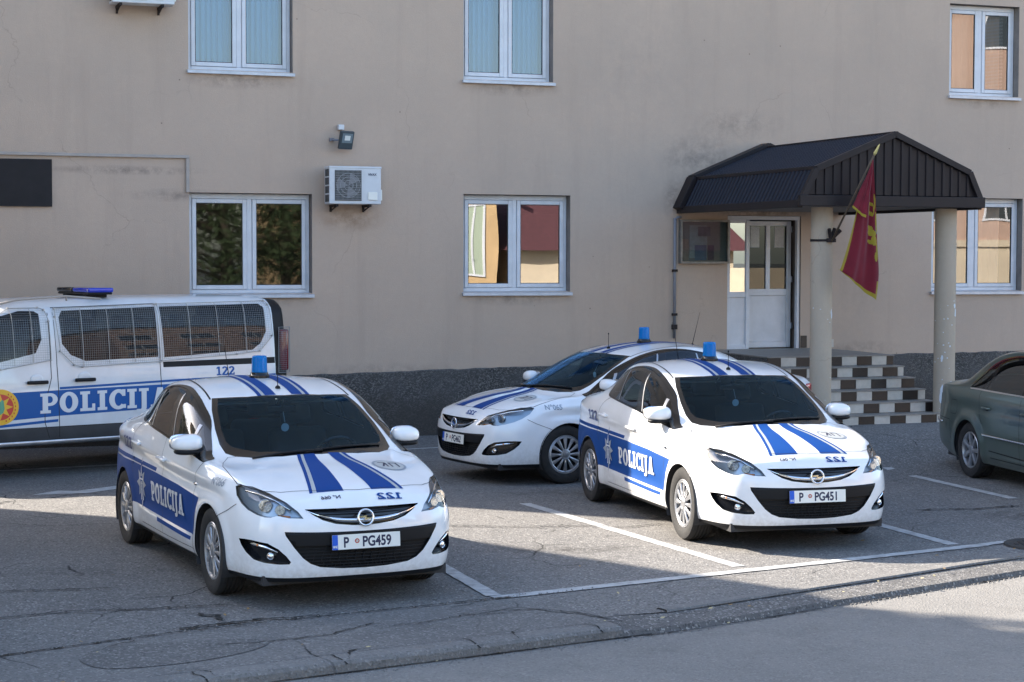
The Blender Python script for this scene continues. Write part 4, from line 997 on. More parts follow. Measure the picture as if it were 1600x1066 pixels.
def window(a,b,c,d,kind):
    y=.15; w=empty('window',((a+b)/2,y,c),0,bld)
    ox=(a+b)/2
    def B(m,x0,y0,z0,x1,y1,z1,bev=0): m.box((x0-ox,y0-y,z0-c),(x1-ox,y1-y,z1-c),0,None,bev)
    e=.006; m_=MB()
    fr=.055; mid=(a+b)/2
    for x0,z0,x1,z1 in ((a+e,c+e,a+fr,d-e),(b-fr,c+e,b-e,d-e),(a+fr,d-fr-.02,b-fr,d-e),(a+fr,c+e,b-fr,c+fr),(mid-.035,c+fr,mid+.035,d-fr-.02)): B(m_,x0,.135,z0,x1,.20,z1)
    m_.build('frame',[M['pvc']],w,bevel=.006)
    for k,(x0,x1) in enumerate(((a+fr,mid-.035),(mid+.035,b-fr))):
        z0,z1=c+fr,d-fr-.02; t=.058; m_=MB()
        for q in ((x0+.003,z0+.003,x0+t,z1-.003),(x1-t,z0+.003,x1-.003,z1-.003),(x0+t,z1-t,x1-t,z1-.003),(x0+t,z0+.003,x1-t,z0+t)): B(m_,q[0],.122,q[1],q[2],.18,q[3])
        s=m_.build('sash',[M['pvc']],w,bevel=.007)
        m_=MB()
        for q in ((x0+t,z0+t,x0+t+.008,z1-t),(x1-t-.008,z0+t,x1-t,z1-t),(x0+t,z1-t-.008,x1-t,z1-t),(x0+t,z0+t,x1-t,z0+t+.008)): B(m_,q[0],.130,q[1],q[2],.15,q[3])
        m_.build('gasket',[M['frame_dark']],w)
        # pane with the slight bow of an old double-glazed unit
        gx0,gx1,gz0,gz1=x0+t+.004,x1-t-.004,z0+t+.004,z1-t-.004; n=10; vs=[];fs=[]
        rr=random.Random(int(a*100)+k); am=rr.uniform(.0003,.0006); tx_=rr.uniform(-.3,.3)
        for i in range(n+1):
            for j in range(n+1):
                u=i/n*2-1;v=j/n*2-1
                vs.append((lerp(gx0,gx1,i/n)-ox,.142-y+am*(1-u*u)*(1-v*v)+am*.5*tx_*u*v,lerp(gz0,gz1,j/n)-c))
        fs=[(i*(n+1)+j,(i+1)*(n+1)+j,(i+1)*(n+1)+j+1,i*(n+1)+j+1) for i in range(n) for j in range(n)]
        mesh_obj('pane',vs,fs,M['wglass2'] if kind.startswith('up') else M['wglass3'] if kind.startswith('peach') else (M['wglassd'] if a<0 else M['wglass']),w,True)
    m_=MB(); tilt=.012
    m_.add([(a-.02-ox,-.055-y,-.012),(b+.02-ox,-.055-y,-.016),(b+.02-ox,.135-y,.008),(a-.02-ox,.135-y,.008),(a-.02-ox,-.055-y,-.052),(b+.02-ox,-.055-y,-.056),(b+.02-ox,-.0-y,-.052),(a-.02-ox,-.0-y,-.052)],[(0,1,2,3),(4,5,1,0),(7,6,5,4),(0,3,7,4),(1,5,6,2)])
    m_.build('sill',[M['sill']],w)
    if kind.startswith('up'):
        vs=[];fs=[];x=a+.07;k=0
        while x<b-.07:
            vs+=[(x-ox,.25+.055*(k%2)-y,.02),(x-ox,.25+.055*(k%2)-y,d-c-.05)]; x+=.02 if k%2 else .055; k+=1
        fs=[(2*i,2*i+2,2*i+3,2*i+1) for i in range(k-1)]
        mesh_obj('blinds',vs,fs,M['blind'],w)
    elif kind=='peachup':
        m_=MB()
        z=.06
        while z<d-c-.06: m_.box((mid+.06-ox,.24-y,z),(b-.13-ox,.262-y,z+.004),0); z+=.022
        m_.build('blinds',[M['sill']],w); m_=MB(); vs=[];k=0;x=a+.10
        while x<b-.16: vs+=[(x-ox,.30+.02*math.sin(k*1.3)-y,.0),(x-ox,.30+.02*math.sin(k*1.3)-y,d-c)]; x+=.03;k+=1
        mesh_obj('curtain',vs,[(2*i,2*i+2,2*i+3,2*i+1) for i in range(k-1)],M['curtain'],w,True)
    elif kind=='peach':
        vs=[];k=0;x=a+.05
        while x<b-.22: vs+=[(x-ox,.30+.025*math.sin(k*1.3)-y,.0),(x-ox,.30+.025*math.sin(k*1.1)-y,d-c)]; x+=.035;k+=1
        mesh_obj('curtain',vs,[(2*i,2*i+2,2*i+3,2*i+1) for i in range(k-1)],M['curtain'],w,True)
    return w
for o in OPEN: window(*o)
# door: bright side light and a leaf set back, recess shade put into its glass
a,b,c,d=DOOR; dr=empty('entrance_door',(a,.05,c),0,bld)
def DB(m,x0,y0,z0,x1,y1,z1): m.box((x0-a,y0-.05,z0-c),(x1-a,y1-.05,z1-c))
m_=MB()
for q in ((a+.004,c+.004,a+.05,d-.004),(a+.05,d-.06,b-.004,d-.004),(a+.32,c+.004,a+.375,d-.06),(b-.05,c+.004,b-.004,d-.06)): DB(m_,q[0],.02,q[1],q[2],.09,q[3])
for q in ((a+.05,c+.004,a+.32,c+.07),(a+.05,c+.78,a+.32,c+.86),(a+.05,d-.11,a+.32,d-.06)): DB(m_,q[0],.025,q[1],q[2],.08,q[3])
m_.build('frame',[M['pvc']],dr,bevel=.005)
m_=MB(); DB(m_,a+.05,.045,c+.07,a+.32,.06,c+.78); m_.build('side_panel',[M['pvc']],dr)
gp_=MB(); DB(gp_,a+.05,.048,c+.86,a+.32,.052,d-.11); M['doorglass']=glass_mat('door_glass',(.25,.27,.27),1.2,0,.24); gp_.build('side_pane',[M['doorglass']],dr)
# leaf
lx0,lx1=a+.385,b-.060; m_=MB()
for q in ((lx0,c+.02,lx0+.07,d-.075),(lx1-.07,c+.02,lx1,d-.075),(lx0+.07,d-.145,lx1-.07,d-.075),(lx0+.07,c+.02,lx1-.07,c+.11),(lx0+.07,c+.80,lx1-.07,c+.90),((lx0+lx1)/2-.035,c+.90,(lx0+lx1)/2+.035,d-.145)): DB(m_,q[0],.19,q[1],q[2],.25,q[3])
DB(m_,lx0+.07,.21,c+.11,lx1-.07,.23,c+.80)
lf=m_.build('leaf',[M['pvc']],dr,bevel=.006)
m_=MB()
DB(m_,lx0+.07,.218,c+.90,(lx0+lx1)/2-.035,.222,d-.145); DB(m_,(lx0+lx1)/2+.035,.218,c+.90,lx1-.07,.222,d-.145); M['leafglass']=glass_mat('shaded_door_glass',(.10,.11,.11),.6,0,.0); m_.build('leaf_pane',[M['leafglass']],dr)  # leaf panes use a darker copy of the glass, painting in the recess shade
M['paperw']=mat('white_paper',(.60,.60,.58),.8,var=.3,vscale=40)
for q in ((lx0+.10,lx0+.25),(lx1-.27,lx1-.11)):
    m_=MB(); DB(m_,q[0],.212,c+1.52,q[1],.214,c+1.83); m_.build('paper_notice',[M['paperw']],dr)
for z in (c+.30,c+1.0,c+1.75):
    m_=MB(); DB(m_,lx1-.005,.16,z,lx1+.03,.19,z+.09); m_.build('hinge',[M['chrome']],dr)
m_=MB(); DB(m_,lx0+.02,.15,c+.98,lx0+.05,.18,c+1.10); m_.build('handle',[M['chrome']],dr)
m_=MB(); DB(m_,a,.25,c-.0,b,.9,c+.02); m_.build('threshold',[M['tread']],dr)
# ---------------------------------------------------------------- canopy on two columns
cp=empty('entrance_canopy',tuple(wl(5.43,0,3.2)),TH); tag(cp,'dark brown sheet-metal porch roof on two round columns above the entrance steps','canopy')
PJ=3.66; CC=0.0
prof=[(-1.42,0.0),(-1.20,.43),(-.04,.90),(1.10,.42),(1.30,0.0)]
def ribbed(p,q,n0,n1,pitch,h,mi):
    """ribbed sheet from profile edge p->q (upper edge p) running along y from n0 to n1"""
    m_=MB(); P=Vector((p[0],0,p[1]));Q=Vector((q[0],0,q[1])); d=(Q-P); L_=d.length; nrm=Vector((-d.z,0,d.x)).normalized()
    if nrm.z<0: nrm=-nrm
    y=n0; cs=[]
    while y>n1:
        for dy,hh in ((0,0),(.35,0),(.45,1),(.75,1),(.85,0)):
            yy=y-dy*pitch
            if yy>n1: cs.append((yy,hh*h))
        y-=pitch
    cs.append((n1,0)); vs=[]
    for yy,hh in cs: vs+=[P+nrm*hh+Vector((0,yy,0)),Q+nrm*hh+Vector((0,yy,0))]
    m_.add(vs,[(2*i,2*i+1,2*i+3,2*i+2) for i in range(len(cs)-1)]); return m_
for k,(p,q) in enumerate(((prof[2],prof[1]),(prof[1],prof[0]),(prof[2],prof[3]),(prof[3],prof[4]))):
    ribbed(p,q,-.02,-PJ+.03,.105,.018,0).build('roof_sheet',[M['roofblue']],cp)
m_=MB()
gp=[prof[0],prof[1],prof[2],prof[3],prof[4]]
def topz(x):
    for (a_,b_) in zip(gp,gp[1:]):
        if a_[0]<=x<=b_[0]: return lerp(a_[1],b_[1],(x-a_[0])/(b_[0]-a_[0]))
    return 0
x=-1.40;vs=[];pat=((0,0),(.50,0),(.55,.022),(.62,.022),(.67,.0))
while x<1.27:
    for dx,hh in ((0,0),(.62,0),(.70,.02),(.92,.02)):
        xx=min(x+dx*.125,1.28); vs+=[(xx,-PJ-hh,.10),(xx,-PJ-hh,max(.101,topz(xx)-.02))]
    x+=.125
m_.add(vs,[(2*i,2*i+2,2*i+3,2*i+1) for i in range(len(vs)//2-1)]); m_.build('gable_cladding',[M['roofmetal']],cp)
m_=MB()
def beam(p,q,y0,y1,t=.05,drop=.09):
    P=Vector((p[0],0,p[1]));Q=Vector((q[0],0,q[1])); d=(Q-P).normalized(); n=Vector((-d.z,0,d.x)); n=n if n.z>0 else -n
    vs=[P+n*.03,Q+n*.03,Q-n*drop,P-n*drop]; vs=[v+Vector((0,y0,0)) for v in vs]+[v+Vector((0,y1,0)) for v in vs]
    m_.add(vs,[(0,1,2,3),(7,6,5,4),(0,4,5,1),(1,5,6,2),(2,6,7,3),(3,7,4,0)])
for p,q in zip(prof,prof[1:]): beam(p,q,-PJ-.055,-PJ+.03,drop=.05)
for p,q in zip(prof,prof[1:]): beam((p[0]*1.035,p[1]*1.055),(q[0]*1.035,q[1]*1.055),-.24,-.0,drop=.06)
m_.box((-1.44,-PJ-.06,-.05),(1.32,-PJ+.02,.09)); 
for sx in (-1.40,1.28): m_.box((sx-.04,-PJ+.022,-.07),(sx+.04,-.02,.03))
m_.box((-.07,-PJ-.056,.88),(-.01,-.0,.928))
for p in (prof[1],prof[3]): m_.box((p[0]-.03,-PJ+.0,p[1]-.015),(p[0]+.03,-.02,p[1]+.032))
m_.build('fascia',[M['roofmetal']],cp,bevel=.006)
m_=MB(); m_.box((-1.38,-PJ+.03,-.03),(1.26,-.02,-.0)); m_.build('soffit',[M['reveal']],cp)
for sx in (4.54,6.42):
    m_=MB(); n=40; vs=[];rr=random.Random(sx)
    H0=-3.15
    m_.lathe([(.142,H0),(.142,-.4),(.142,-.055)],40,0,Matrix.Translation((sx-5.43,-3.30,0)))
    co=m_.build('column',[M['col']],cp,smooth=False,auto=50)
    # flaked patches of paint
    m_=MB(); k=0
    pts=[(-1.45,.03,.14,.7)]+[(rr.uniform(-3.0,-1.2),rr.uniform(.004,.014),None,rr.uniform(-1.6,1.2)) for _ in range(34 if sx>5 else 14)]
    if sx>5: pts+=[(-2.55,.045,.30,-.75),(-2.75,.03,.16,-.5),(-1.35,.022,.09,.5),(-2.05,.02,.10,-.8),(-2.9,.03,.10,-.6)]
    for z,rw,rh,an in pts:
        rh=rh or rw*rr.uniform(1,2.5); m0=14; ring=[]
        for q in range(m0):
            t=2*math.pi*q/m0; f_=rr.uniform(.6,1.1); aa=an+rw*f_*math.cos(t)/.143; zz=z+rh*.5*f_*math.sin(t)
            ring.append((sx-5.43+.1445*math.sin(aa),-3.30-.1445*math.cos(aa),zz))
        ce=(sx-5.43+.1455*math.sin(an),-3.30-.1455*math.cos(an),z)
        m_.add(ring+[ce],[(q,(q+1)%m0,m0) for q in range(m0)])
    m_.build('flaked_paint',[mat('bare_plaster',(.60,.63,.66),.8)],co)
# steps in brown and cream tiles
st=empty('entrance_steps',tuple(wl(5.4,-1.5,.2)),TH); tag(st,'tiled entrance steps in checkered dark brown and cream up to the door','steps')
S0,S1=4.42,6.40; N0=-3.42; RH=.142; TD=.275; BZ=.28
rr=random.Random(11)
for i in range(6):
    y=N0+i*TD; z0=BZ+i*RH; z1=z0+RH; q=MB()
    if i==0: z0=0.05
    q.box((S0-5.4,y+1.5,z0-.2-(.0 if i==0 else .004)),(S1-5.4,1.5,z1-.2-.006),3)
    q.box((S0-.01-5.4,y-.018+1.5,z1-.2-.016),(S1+.012-5.4,y+TD-.02+1.5 if i<5 else 1.5,z1-.2),2)
    x=S0-rr.uniform(0,.2); k=rr.randrange(2)
    while x<S1:
        xa=max(x,S0);xb=min(x+.236,S1)
        if xb-xa>.01: q.box((xa-5.4+.002,y-.008+1.5,(z0 if i else .05)-.2+.003),(xb-5.4-.002,y+1.5,z1-.2-.018),k%2)
        x+=.238;k+=1
    q.build('step',[M['tile_d'],M['tile_l'],M['tread'],M['plinth']],st)
m_=MB(); k=0; x=6.06
m_.box((6.06-5.4,1.5-.012,1.14-.2),(6.16-5.4,1.5-.002,1.32-.2)); m_.build('skirting_tile',[M['tile_d']],st)
m_=MB(); m_.box((6.50-5.4,1.5-.012,1.14-.2),(6.62-5.4,1.5-.002,1.26-.2)); m_.build('skirting_tile',[M['tile_l']],st)
# flag holder and flag
fh=empty('flag_holder',tuple(wl(4.54+.05,-3.30-.15,2.72)),TH); tag(fh,'rusty three-tube flag holder clamped to the left porch column','flag holder')
m_=MB()
for dx,dz in ((-.06,.14),(.02,.15),(.11,.13)): m_=MB(); m_.cyl((0,0,0),(dx,-.06,dz),.022,.024,12,caps=True); m_.build('tube',[M['rust']],fh,smooth=False,auto=40)
m_=MB(); m_.box((-.06,-.03,-.03),(.06,.05,.02)); m_.lathe([(.148,-.02),(.150,-.02),(.150,.01),(.148,.01)],32,0,Matrix.Translation((-.05,.15,-.0)),close=True); m_.build('clamp',[M['rust']],fh)
fl=empty('flag',tuple(wl(4.56,-3.54,2.80)),TH); tag(fl,'red flag with yellow border and golden eagle hanging from its pole on the left column','flag')
pb=Vector((-.01,0,-.10)); pt=Vector((.27,-.56,.99))
m_=MB(); m_.cyl(pb,pt,.013,.013,10); m_.build('pole',[mat('wooden_pole',(.10,.07,.045),.7)],fl,smooth=True)
m_=MB(); m_.lathe([(.014,0),(.022,.03),(.016,.08),(.008,.14),(0,.16)],12,0,Matrix.Translation(pt)@(pt-pb).to_track_quat('Z','Y').to_matrix().to_4x4()); m_.build('finial',[mat('gilt',(.65,.55,.22),.4,.3)],fl,smooth=True)
def cloth(name,c):
    m=mat(name,c,.85,var=.3,vscale=4); nt=m.node_tree; b=nt.nodes['Principled BSDF']; b.inputs['Sheen Weight'].default_value=.3
    o=nt.nodes['Material Output']; t=nt.nodes.new('ShaderNodeBsdfTranslucent'); t.inputs[0].default_value=(*c,1); a_=nt.nodes.new('ShaderNodeMixShader'); a_.inputs[0].default_value=.35
    nt.links.new(b.outputs[0],a_.inputs[1]); nt.links.new(t.outputs[0],a_.inputs[2]); nt.links.new(a_.outputs[0],o.inputs[0]); return m
CLM=[cloth('red_cloth',(.23,.015,.032)),cloth('yellow_cloth',(.42,.33,.03)),cloth('blue_cloth',(.05,.12,.45))]
def panel(name,left,right,y0,fold,gold,nu=110,nv=170):
    Lc=catmull([(x,z,0) for x,z in left],10);Rc=catmull([(x,z,0) for x,z in right],10)
    def at(c,t): k=t*(len(c)-1); i=min(int(k),len(c)-2); return c[i].lerp(c[i+1],k-i)
    V=[];mi=[]
    for j in range(nv+1):
        v=j/nv; a_=at(Lc,v);b_=at(Rc,v)
        for i in range(nu+1):
            u=i/nu; p=a_.lerp(b_,u); w=min(1,v*2.2)
            y=y0(u,v)+fold*w*(math.sin(2*math.pi*(1.6*u+.25*v))+.45*math.sin(2*math.pi*(3.4*u-.5*v)+1))
            V.append((p.x+.006*math.sin(9*v+5*u)*w,y,p.y+.004*math.sin(14*u)*w))
    F=[]
    for j in range(nv):
        for i in range(nu):
            F.append((j*(nu+1)+i,j*(nu+1)+i+1,(j+1)*(nu+1)+i+1,(j+1)*(nu+1)+i)); mi.append(gold((i+.5)/nu,(j+.5)/nv))
    return mesh_obj(name,V,F,CLM,fl,True,mi)
def gold1(u,v):
    if u<.085+.10*(1-v)**3 or v>.955: return 1
    if u>.95 and v>.86: return 1
    E=[(.74,.40,.11,.012),(.74,.46,.11,.012),(.66,.43,.022,.032),(.86,.43,.03,.03),(.93,.36,.05,.07),(.97,.50,.04,.06),(.80,.56,.16,.018),(.72,.535,.10,.012),(.88,.60,.10,.030),(.78,.61,.13,.012),(.97,.66,.03,.05),(.93,.70,.05,.03)]
    if any(((u-a_)/c_)**2+((v-b_)/d_)**2<1 for a_,b_,c_,d_ in E): return 1
    if u>.93 and .51<v<.56: return 2
    return 0
panel('cloth',[(.375,.94),(.32,.72),(.25,.45),(.15,-.02),(.03,-.43),(.01,-.45)],[(.40,.93),(.44,.60),(.48,.35),(.535,-.10),(.585,-.50),(.565,-.86)],lambda u,v:-.54+.20*v+.02*u,.022,gold1).location.x=-.115
panel('folded_corner',[(.372,.93),(.30,.72),(.20,.50),(.125,.33)],[(.378,.93),(.345,.70),(.32,.45),(.275,.19)],lambda u,v:-.545+.08*v*(1-u),.010,lambda u,v:1 if v>.93 else 0,30,90).location.x=-.115
# ---------------------------------------------------------------- things fixed to the wall
def ac(s0,z0,label,w=.72,h=.50,dp=.27):
    e=empty('air_conditioner',tuple(wl(s0,-.10,z0)),TH); tag(e,label,'air conditioner','air conditioners on the wall')
    m_=MB(); m_.box((0,-dp,0),(w,0,h),0,None,.012); m_.box((-.006,-dp-.006,h-.022),(w+.006,.004,h+.008),0,None,.008); m_.build('casing',[M['acwhite']],e,smooth=False)
    m_=MB(); y=-dp-.002
    m_.box((.075,y-.006,.045),(.445,y,.455)); fb=m_.build('fan_opening',[M['frame_dark']],e)
    m_=MB()
    x=.085
    while x<.44: m_.box((x,y-.016,.05),(x+.0035,y-.010,.45)); x+=.0175
    z=.06
    while z<.45: m_.box((.08,y-.0165,z),(.44,y-.0095,z+.0035)); z+=.032
    for r_ in (.06,.11,.16): m_.lathe([(r_,.002),(r_+.006,.002),(r_+.006,.006),(r_,.006)],28,0,Matrix.Translation((.26,y-.012,.25))@Matrix.Rotation(R(90),4,'X'),close=True)
    m_.build('fan_guard',[M['acgrille']],e)
    m_=MB()
    for k in range(3):
        a=2*math.pi*k/3+.4; m_.add([(.26,y-.0075,.25),(.26+.17*math.cos(a),y-.0075,.25+.17*math.sin(a)),(.26+.17*math.cos(a+1.0),y-.007,.25+.17*math.sin(a+1.0))],[(0,1,2)])
    m_.build('fan',[M['pipe']],e)
    m_=MB()
    for i in range(4):
        for j in range(2): m_.box((-.003,-dp+.03+j*.105,.03+i*.115),(0.001,-dp+.115+j*.105,.125+i*.115))
    m_.build('side_vent',[M['frame_dark']],e)
    m_=MB(); m_.box((.535,y-.010,.055),(.665,y,.165),0,None,.006); m_.box((w,-.22,.05),(w+.03,-.06,.2),0,None,.01); m_.build('valve_cover',[M['plate']],e)
    V,F,wd=font_tris('VIVAX',.046,.0012); T=Matrix.Translation((.535,y-.002,.385))@Matrix.Rotation(R(90),4,'X')
    m_=MB(); m_.add([(vx*.9,vy,0) for vx,vy in V],F,0,T); m_.build('lettering',[M['char']],e)
    for x in (.09,w-.17):
        m_=MB(); m_.box((x,-dp+.0,-.035),(x+.035,.10,-.003)); m_.box((x+.004,.075,-.10),(x+.031,.10,-.03)); m_.cyl((x+.017,-dp+.05,-.03),(x+.017,.09,-.09),.010,n=8); m_.build('bracket',[M['rust']],e)
    return e
ac(-1.30,3.20,'white air conditioner between the two left ground-floor windows, below the floodlight')
ac(-4.16,5.755,'white air conditioner cut off by the top edge, left of the upper-left window',w=.80)
fd=empty('floodlight',tuple(wl(-1.06,-.04,4.07)),TH); tag(fd,'small dark grey floodlight on the wall above the white air conditioner','floodlight')
T=Matrix.Translation((.04,-.14,0))@Matrix.Rotation(R(22),4,'Z')@Matrix.Rotation(R(14),4,'X')
m_=MB(); m_.box((-.115,-.025,-.125),(.115,.02,.125),0,T,.015); 
for k in range(6): m_.box((-.09+.034*k,.02,-.10),(-.082+.034*k,.04,.10),0,T)
m_.build('housing',[mat('floodlight_grey',(.035,.050,.058),.45)],fd,smooth=False)
m_=MB(); m_.box((-.085,-.030,-.035),(.085,-.0255,.095),0,T); m_.build('front_glass',[mat('floodlight_glass',(.16,.20,.22),.12)],fd)
m_=MB(); m_.box((-.045,-.033,.0),(.045,-.0302,.065),0,T); m_.build('led_panel',[mat('led_board',(.62,.64,.60),.4)],fd)
m_=MB(); m_.box((-.15,-.02,-.01),(-.09,.04,.03)); m_.tube([(-.12,-.0,.01),(-.11,-.10,.0),(.0,-.12,.0)],.012,8); m_.build('bracket',[M['pipe']],fd)
m_=MB(); m_.box((-.035,-.035,.145),(.045,.04,.215),0,None,.006); m_.build('junction_box',[M['acwhite']],fd)
bp_=MB(); bp_.box((-.80,-.02,0),(.80,.0,.61)); o=bp_.build('blank_sign_board',[mat('dark_sign_board',(.016,.013,.014),.75,var=.4,vscale=5)]); o.matrix_world=WM@Matrix.Translation((-5.70,-.015,3.13)); tag(o,'plain black sign board on the wall at the left edge','sign board')
m_=MB(); m_.box((-3.2,-.03,-.012),(0,0,.028)); m_.box((-.045,-.03,-.46),(.0,0,-.013)); o=m_.build('cable_trunking',[M['conduit']],bevel=.004); o.matrix_world=WM@Matrix.Translation((-3.12,-.006,3.80)); tag(o,'beige cable trunking that turns down above the left ground-floor window','trunking')
m_=MB(); m_.tube([(0,-.03,0),(0,-.03,-1.75)],.022,10); m_.tube([(0,-.03,-.02),(.04,-.03,.01),(.10,-.03,.015)],.018,8); pp_=m_.build('drain_pipe',[M['pipe']],smooth=True); pp_.matrix_world=WM@Matrix.Translation((3.96,-.005,3.06)); tag(pp_,'thin grey pipe down the wall beside the notice board','pipe')
for z in (-.78,-1.42,-1.62):
    m_=MB(); m_.box((-.035,-.06,z),(.035,0,z+(.035 if z>-1.6 else .07))); m_.build('clip',[M['rust']],pp_)
nb=empty('notice_board',tuple(wl(4.03,-.0,2.40)),TH); tag(nb,'glazed notice board with faded posters left of the entrance door','notice board')
m_=MB()
for q in ((0,0,.79,.03),(0,.61,.79,.64),(0,.03,.03,.61),(.76,.03,.79,.61)): m_.box((q[0],-.09,q[1]),(q[2],-.005,q[3]))
m_.build('frame',[mat('worn_metal_frame',(.30,.28,.25),.5,.4,var=.5,vscale=9)],nb)
m_=MB(); m_.box((.03,-.03,.03),(.76,-.006,.61)); m_.build('backing',[M['noticeback']],nb)
for k,(x0,z0,x1,z1,c_) in enumerate(((.05,.05,.15,.36,(.40,.33,.27)),(.165,.08,.45,.56,(.40,.50,.52)),(.25,.05,.44,.27,(.10,.22,.36)),(.46,.05,.56,.27,(.12,.10,.16)),(.30,.40,.50,.54,(.16,.20,.24)))):
    m_=MB(); m_.box((x0,-.034-.001*k,z0),(x1,-.031-.001*k,z1)); m_.build('poster',[mat('poster_%d'%k if 0 else 'faded_poster',c_,.7,var=.4,vscale=14)],nb)
m_=MB(); m_.box((.03,-.080,.03),(.76,-.077,.61)); m_.build('glass',[glass_mat('notice_glass',(.75,.78,.78),.35,0,.0)],nb)
# ---------------------------------------------------------------- ground
def sm(t): t=max(0,min(1,t)); return t*t*(3-2*t)
def gz(x,y): return .30*sm((x-2.5)/2.0)*sm((y-21.2)/2.6)
def asphalt(name,c1,c2,grain=1.0,crack=0.0,light=(.30,.285,.265),stains=()):
    m=bpy.data.materials.new(name); m.use_nodes=True; nt=m.node_tree; b=nt.nodes['Principled BSDF']; b.inputs['Roughness'].default_value=.88; b.inputs['Specular IOR Level'].default_value=.35; L=nt.links.new
    tc=nt.nodes.new('ShaderNodeTexCoord')
    def noise(scale,detail=5,rough=.6,vec=None):
        n=nt.nodes.new('ShaderNodeTexNoise'); n.inputs['Scale'].default_value=scale; n.inputs['Detail'].default_value=detail; n.inputs['Roughness'].default_value=rough; L(vec or tc.outputs['Object'],n.inputs['Vector']); return n.outputs['Fac']
    def mr(v,a,b_,c=0,d=1):
        r=nt.nodes.new('ShaderNodeMapRange'); r.inputs[1].default_value=a;r.inputs[2].default_value=b_;r.inputs[3].default_value=c;r.inputs[4].default_value=d; L(v,r.inputs[0]); return r.outputs[0]
    def mix(f,a,b_):
        x=nt.nodes.new('ShaderNodeMix'); x.data_type='RGBA'
        if isinstance(f,float): x.inputs['Factor'].default_value=f
        else: L(f,x.inputs['Factor'])
        for k,c in (('A',a),('B',b_)):
            if isinstance(c,tuple): x.inputs[k].default_value=(*c,1)
            else: L(c,x.inputs[k])
        return x.outputs['Result']
    c=mix(mr(noise(.35,6,.6),.38,.65),c1,c2)
    c=mix(mr(noise(2.2,6,.7),.50,.75,0,.5),c,tuple(q*.62 for q in c1))
    v=nt.nodes.new('ShaderNodeTexVoronoi'); v.inputs['Scale'].default_value=70; L(tc.outputs['Object'],v.inputs['Vector']); sp=nt.nodes.new('ShaderNodeSeparateColor'); L(v.outputs['Color'],sp.inputs[0])
    c=mix(mr(sp.outputs[0],.80,.95,0,.75*grain),c,light)
    c=mix(mr(sp.outputs[1],.75,.95,0,.6*grain),c,tuple(q*.35 for q in c1))
    if crack:
        ds=nt.nodes.new('ShaderNodeMix'); ds.data_type='VECTOR'; ds.inputs['Factor'].default_value=.22
        n2=nt.nodes.new('ShaderNodeTexNoise'); n2.inputs['Scale'].default_value=1.7; n2.inputs['Detail'].default_value=5; L(tc.outputs['Object'],n2.inputs['Vector'])
        L(tc.outputs['Object'],ds.inputs['A']); L(n2.outputs['Color'],ds.inputs['B'])
        w=nt.nodes.new('ShaderNodeTexVoronoi'); w.feature='DISTANCE_TO_EDGE'; w.inputs['Scale'].default_value=1.05; L(ds.outputs['Result'] if 'Result' in ds.outputs else ds.outputs[1],w.inputs['Vector'])
        msk=mr(noise(.6,4,.6),.50,.62)
        cr=nt.nodes.new('ShaderNodeMath'); cr.operation='MULTIPLY'; L(mr(w.outputs['Distance'],.010,.002,0,crack),cr.inputs[0]); L(msk,cr.inputs[1])
        c=mix(cr.outputs[0],c,(.012,.012,.012))
    for (s_,z_,rs,rz,st) in stains:
        sx=nt.nodes.new('ShaderNodeMapping'); sx.inputs['Location'].default_value=(-s_/rs,-z_/rz,0); sx.inputs['Scale'].default_value=(1/rs,1/rz,0); L(tc.outputs['Object'],sx.inputs['Vector'])
        ln=nt.nodes.new('ShaderNodeVectorMath'); ln.operation='LENGTH'; L(sx.outputs[0],ln.inputs[0])
        mu=nt.nodes.new('ShaderNodeMath'); mu.operation='MULTIPLY'; L(mr(ln.outputs['Value'],1.0,.1),mu.inputs[0]); L(mr(noise(5,6,.75),.42,.60,0,st),mu.inputs[1])
        c=mix(mu.outputs[0],c,(.035,.032,.030))
    L(c,b.inputs['Base Color'])
    bp=nt.nodes.new('ShaderNodeBump'); bp.inputs['Strength'].default_value=.45; bp.inputs['Distance'].default_value=.012; L(v.outputs['Distance'],bp.inputs['Height']); L(bp.outputs['Normal'],b.inputs['Normal'])
    return m
M['lot']=asphalt('parking_asphalt',(.138,.132,.126),(.172,.163,.152),1.2,1.0,stains=[(.5,15.75,.9,.35,.9),(1.6,16.4,.9,.5,.5),(4.9,17.9,.7,.5,.8),(-1.6,14.6,1.2,.8,.5),(2.4,17.4,1.2,.8,.45),(-2.6,16.3,1.0,.7,.4),(.4,19.6,1.2,.5,.5),(-3.4,14.5,.8,.3,.4),(3.2,15.8,.5,.25,.4)])
M['strip']=asphalt('pavement_asphalt',(.128,.122,.117),(.158,.150,.141),.8,1.0)
M['road']=asphalt('road_asphalt',(.170,.162,.150),(.205,.193,.177),.5,0)
M['kerb']=mat('kerb_concrete',(.22,.21,.20),.9,var=.4,vscale=3,bump=.4,bscale=60)
M['gutter']=asphalt('patched_asphalt',(.105,.10,.096),(.130,.123,.116),1.2,.3)
M['kerbl']=asphalt('kerb_asphalt',(.150,.143,.136),(.180,.171,.160),.6,.4)
M['patch']=asphalt('patch_asphalt',(.100,.096,.092),(.128,.121,.115),.9,.8)
M['line']=mat('worn_road_paint',(.50,.50,.49),.75,var=.45,vscale=9,col2=(.22,.215,.21),detail=10)
M['crack']=mat('crack_dirt',(.016,.015,.014),.95)
def kz(x): # kerb curve: y of the road edge for a given x
    return interp([(-40,-12),(-12,3.0),(-2.99,10.20),(-1.87,10.80),(-1.06,11.31),(-.24,11.80),(.58,12.30),(1.33,12.76),(2.36,13.55),(3.14,14.14),(4.14,14.92),(6.5,16.6),(40,38)],x)
def seamY(x): return interp([(-40,-11.2),(-12,3.9),(-3.18,11.43),(-2.32,12.1),(-1.65,12.52),(-.14,13.40),(.60,13.80),(1.15,13.20)],x)
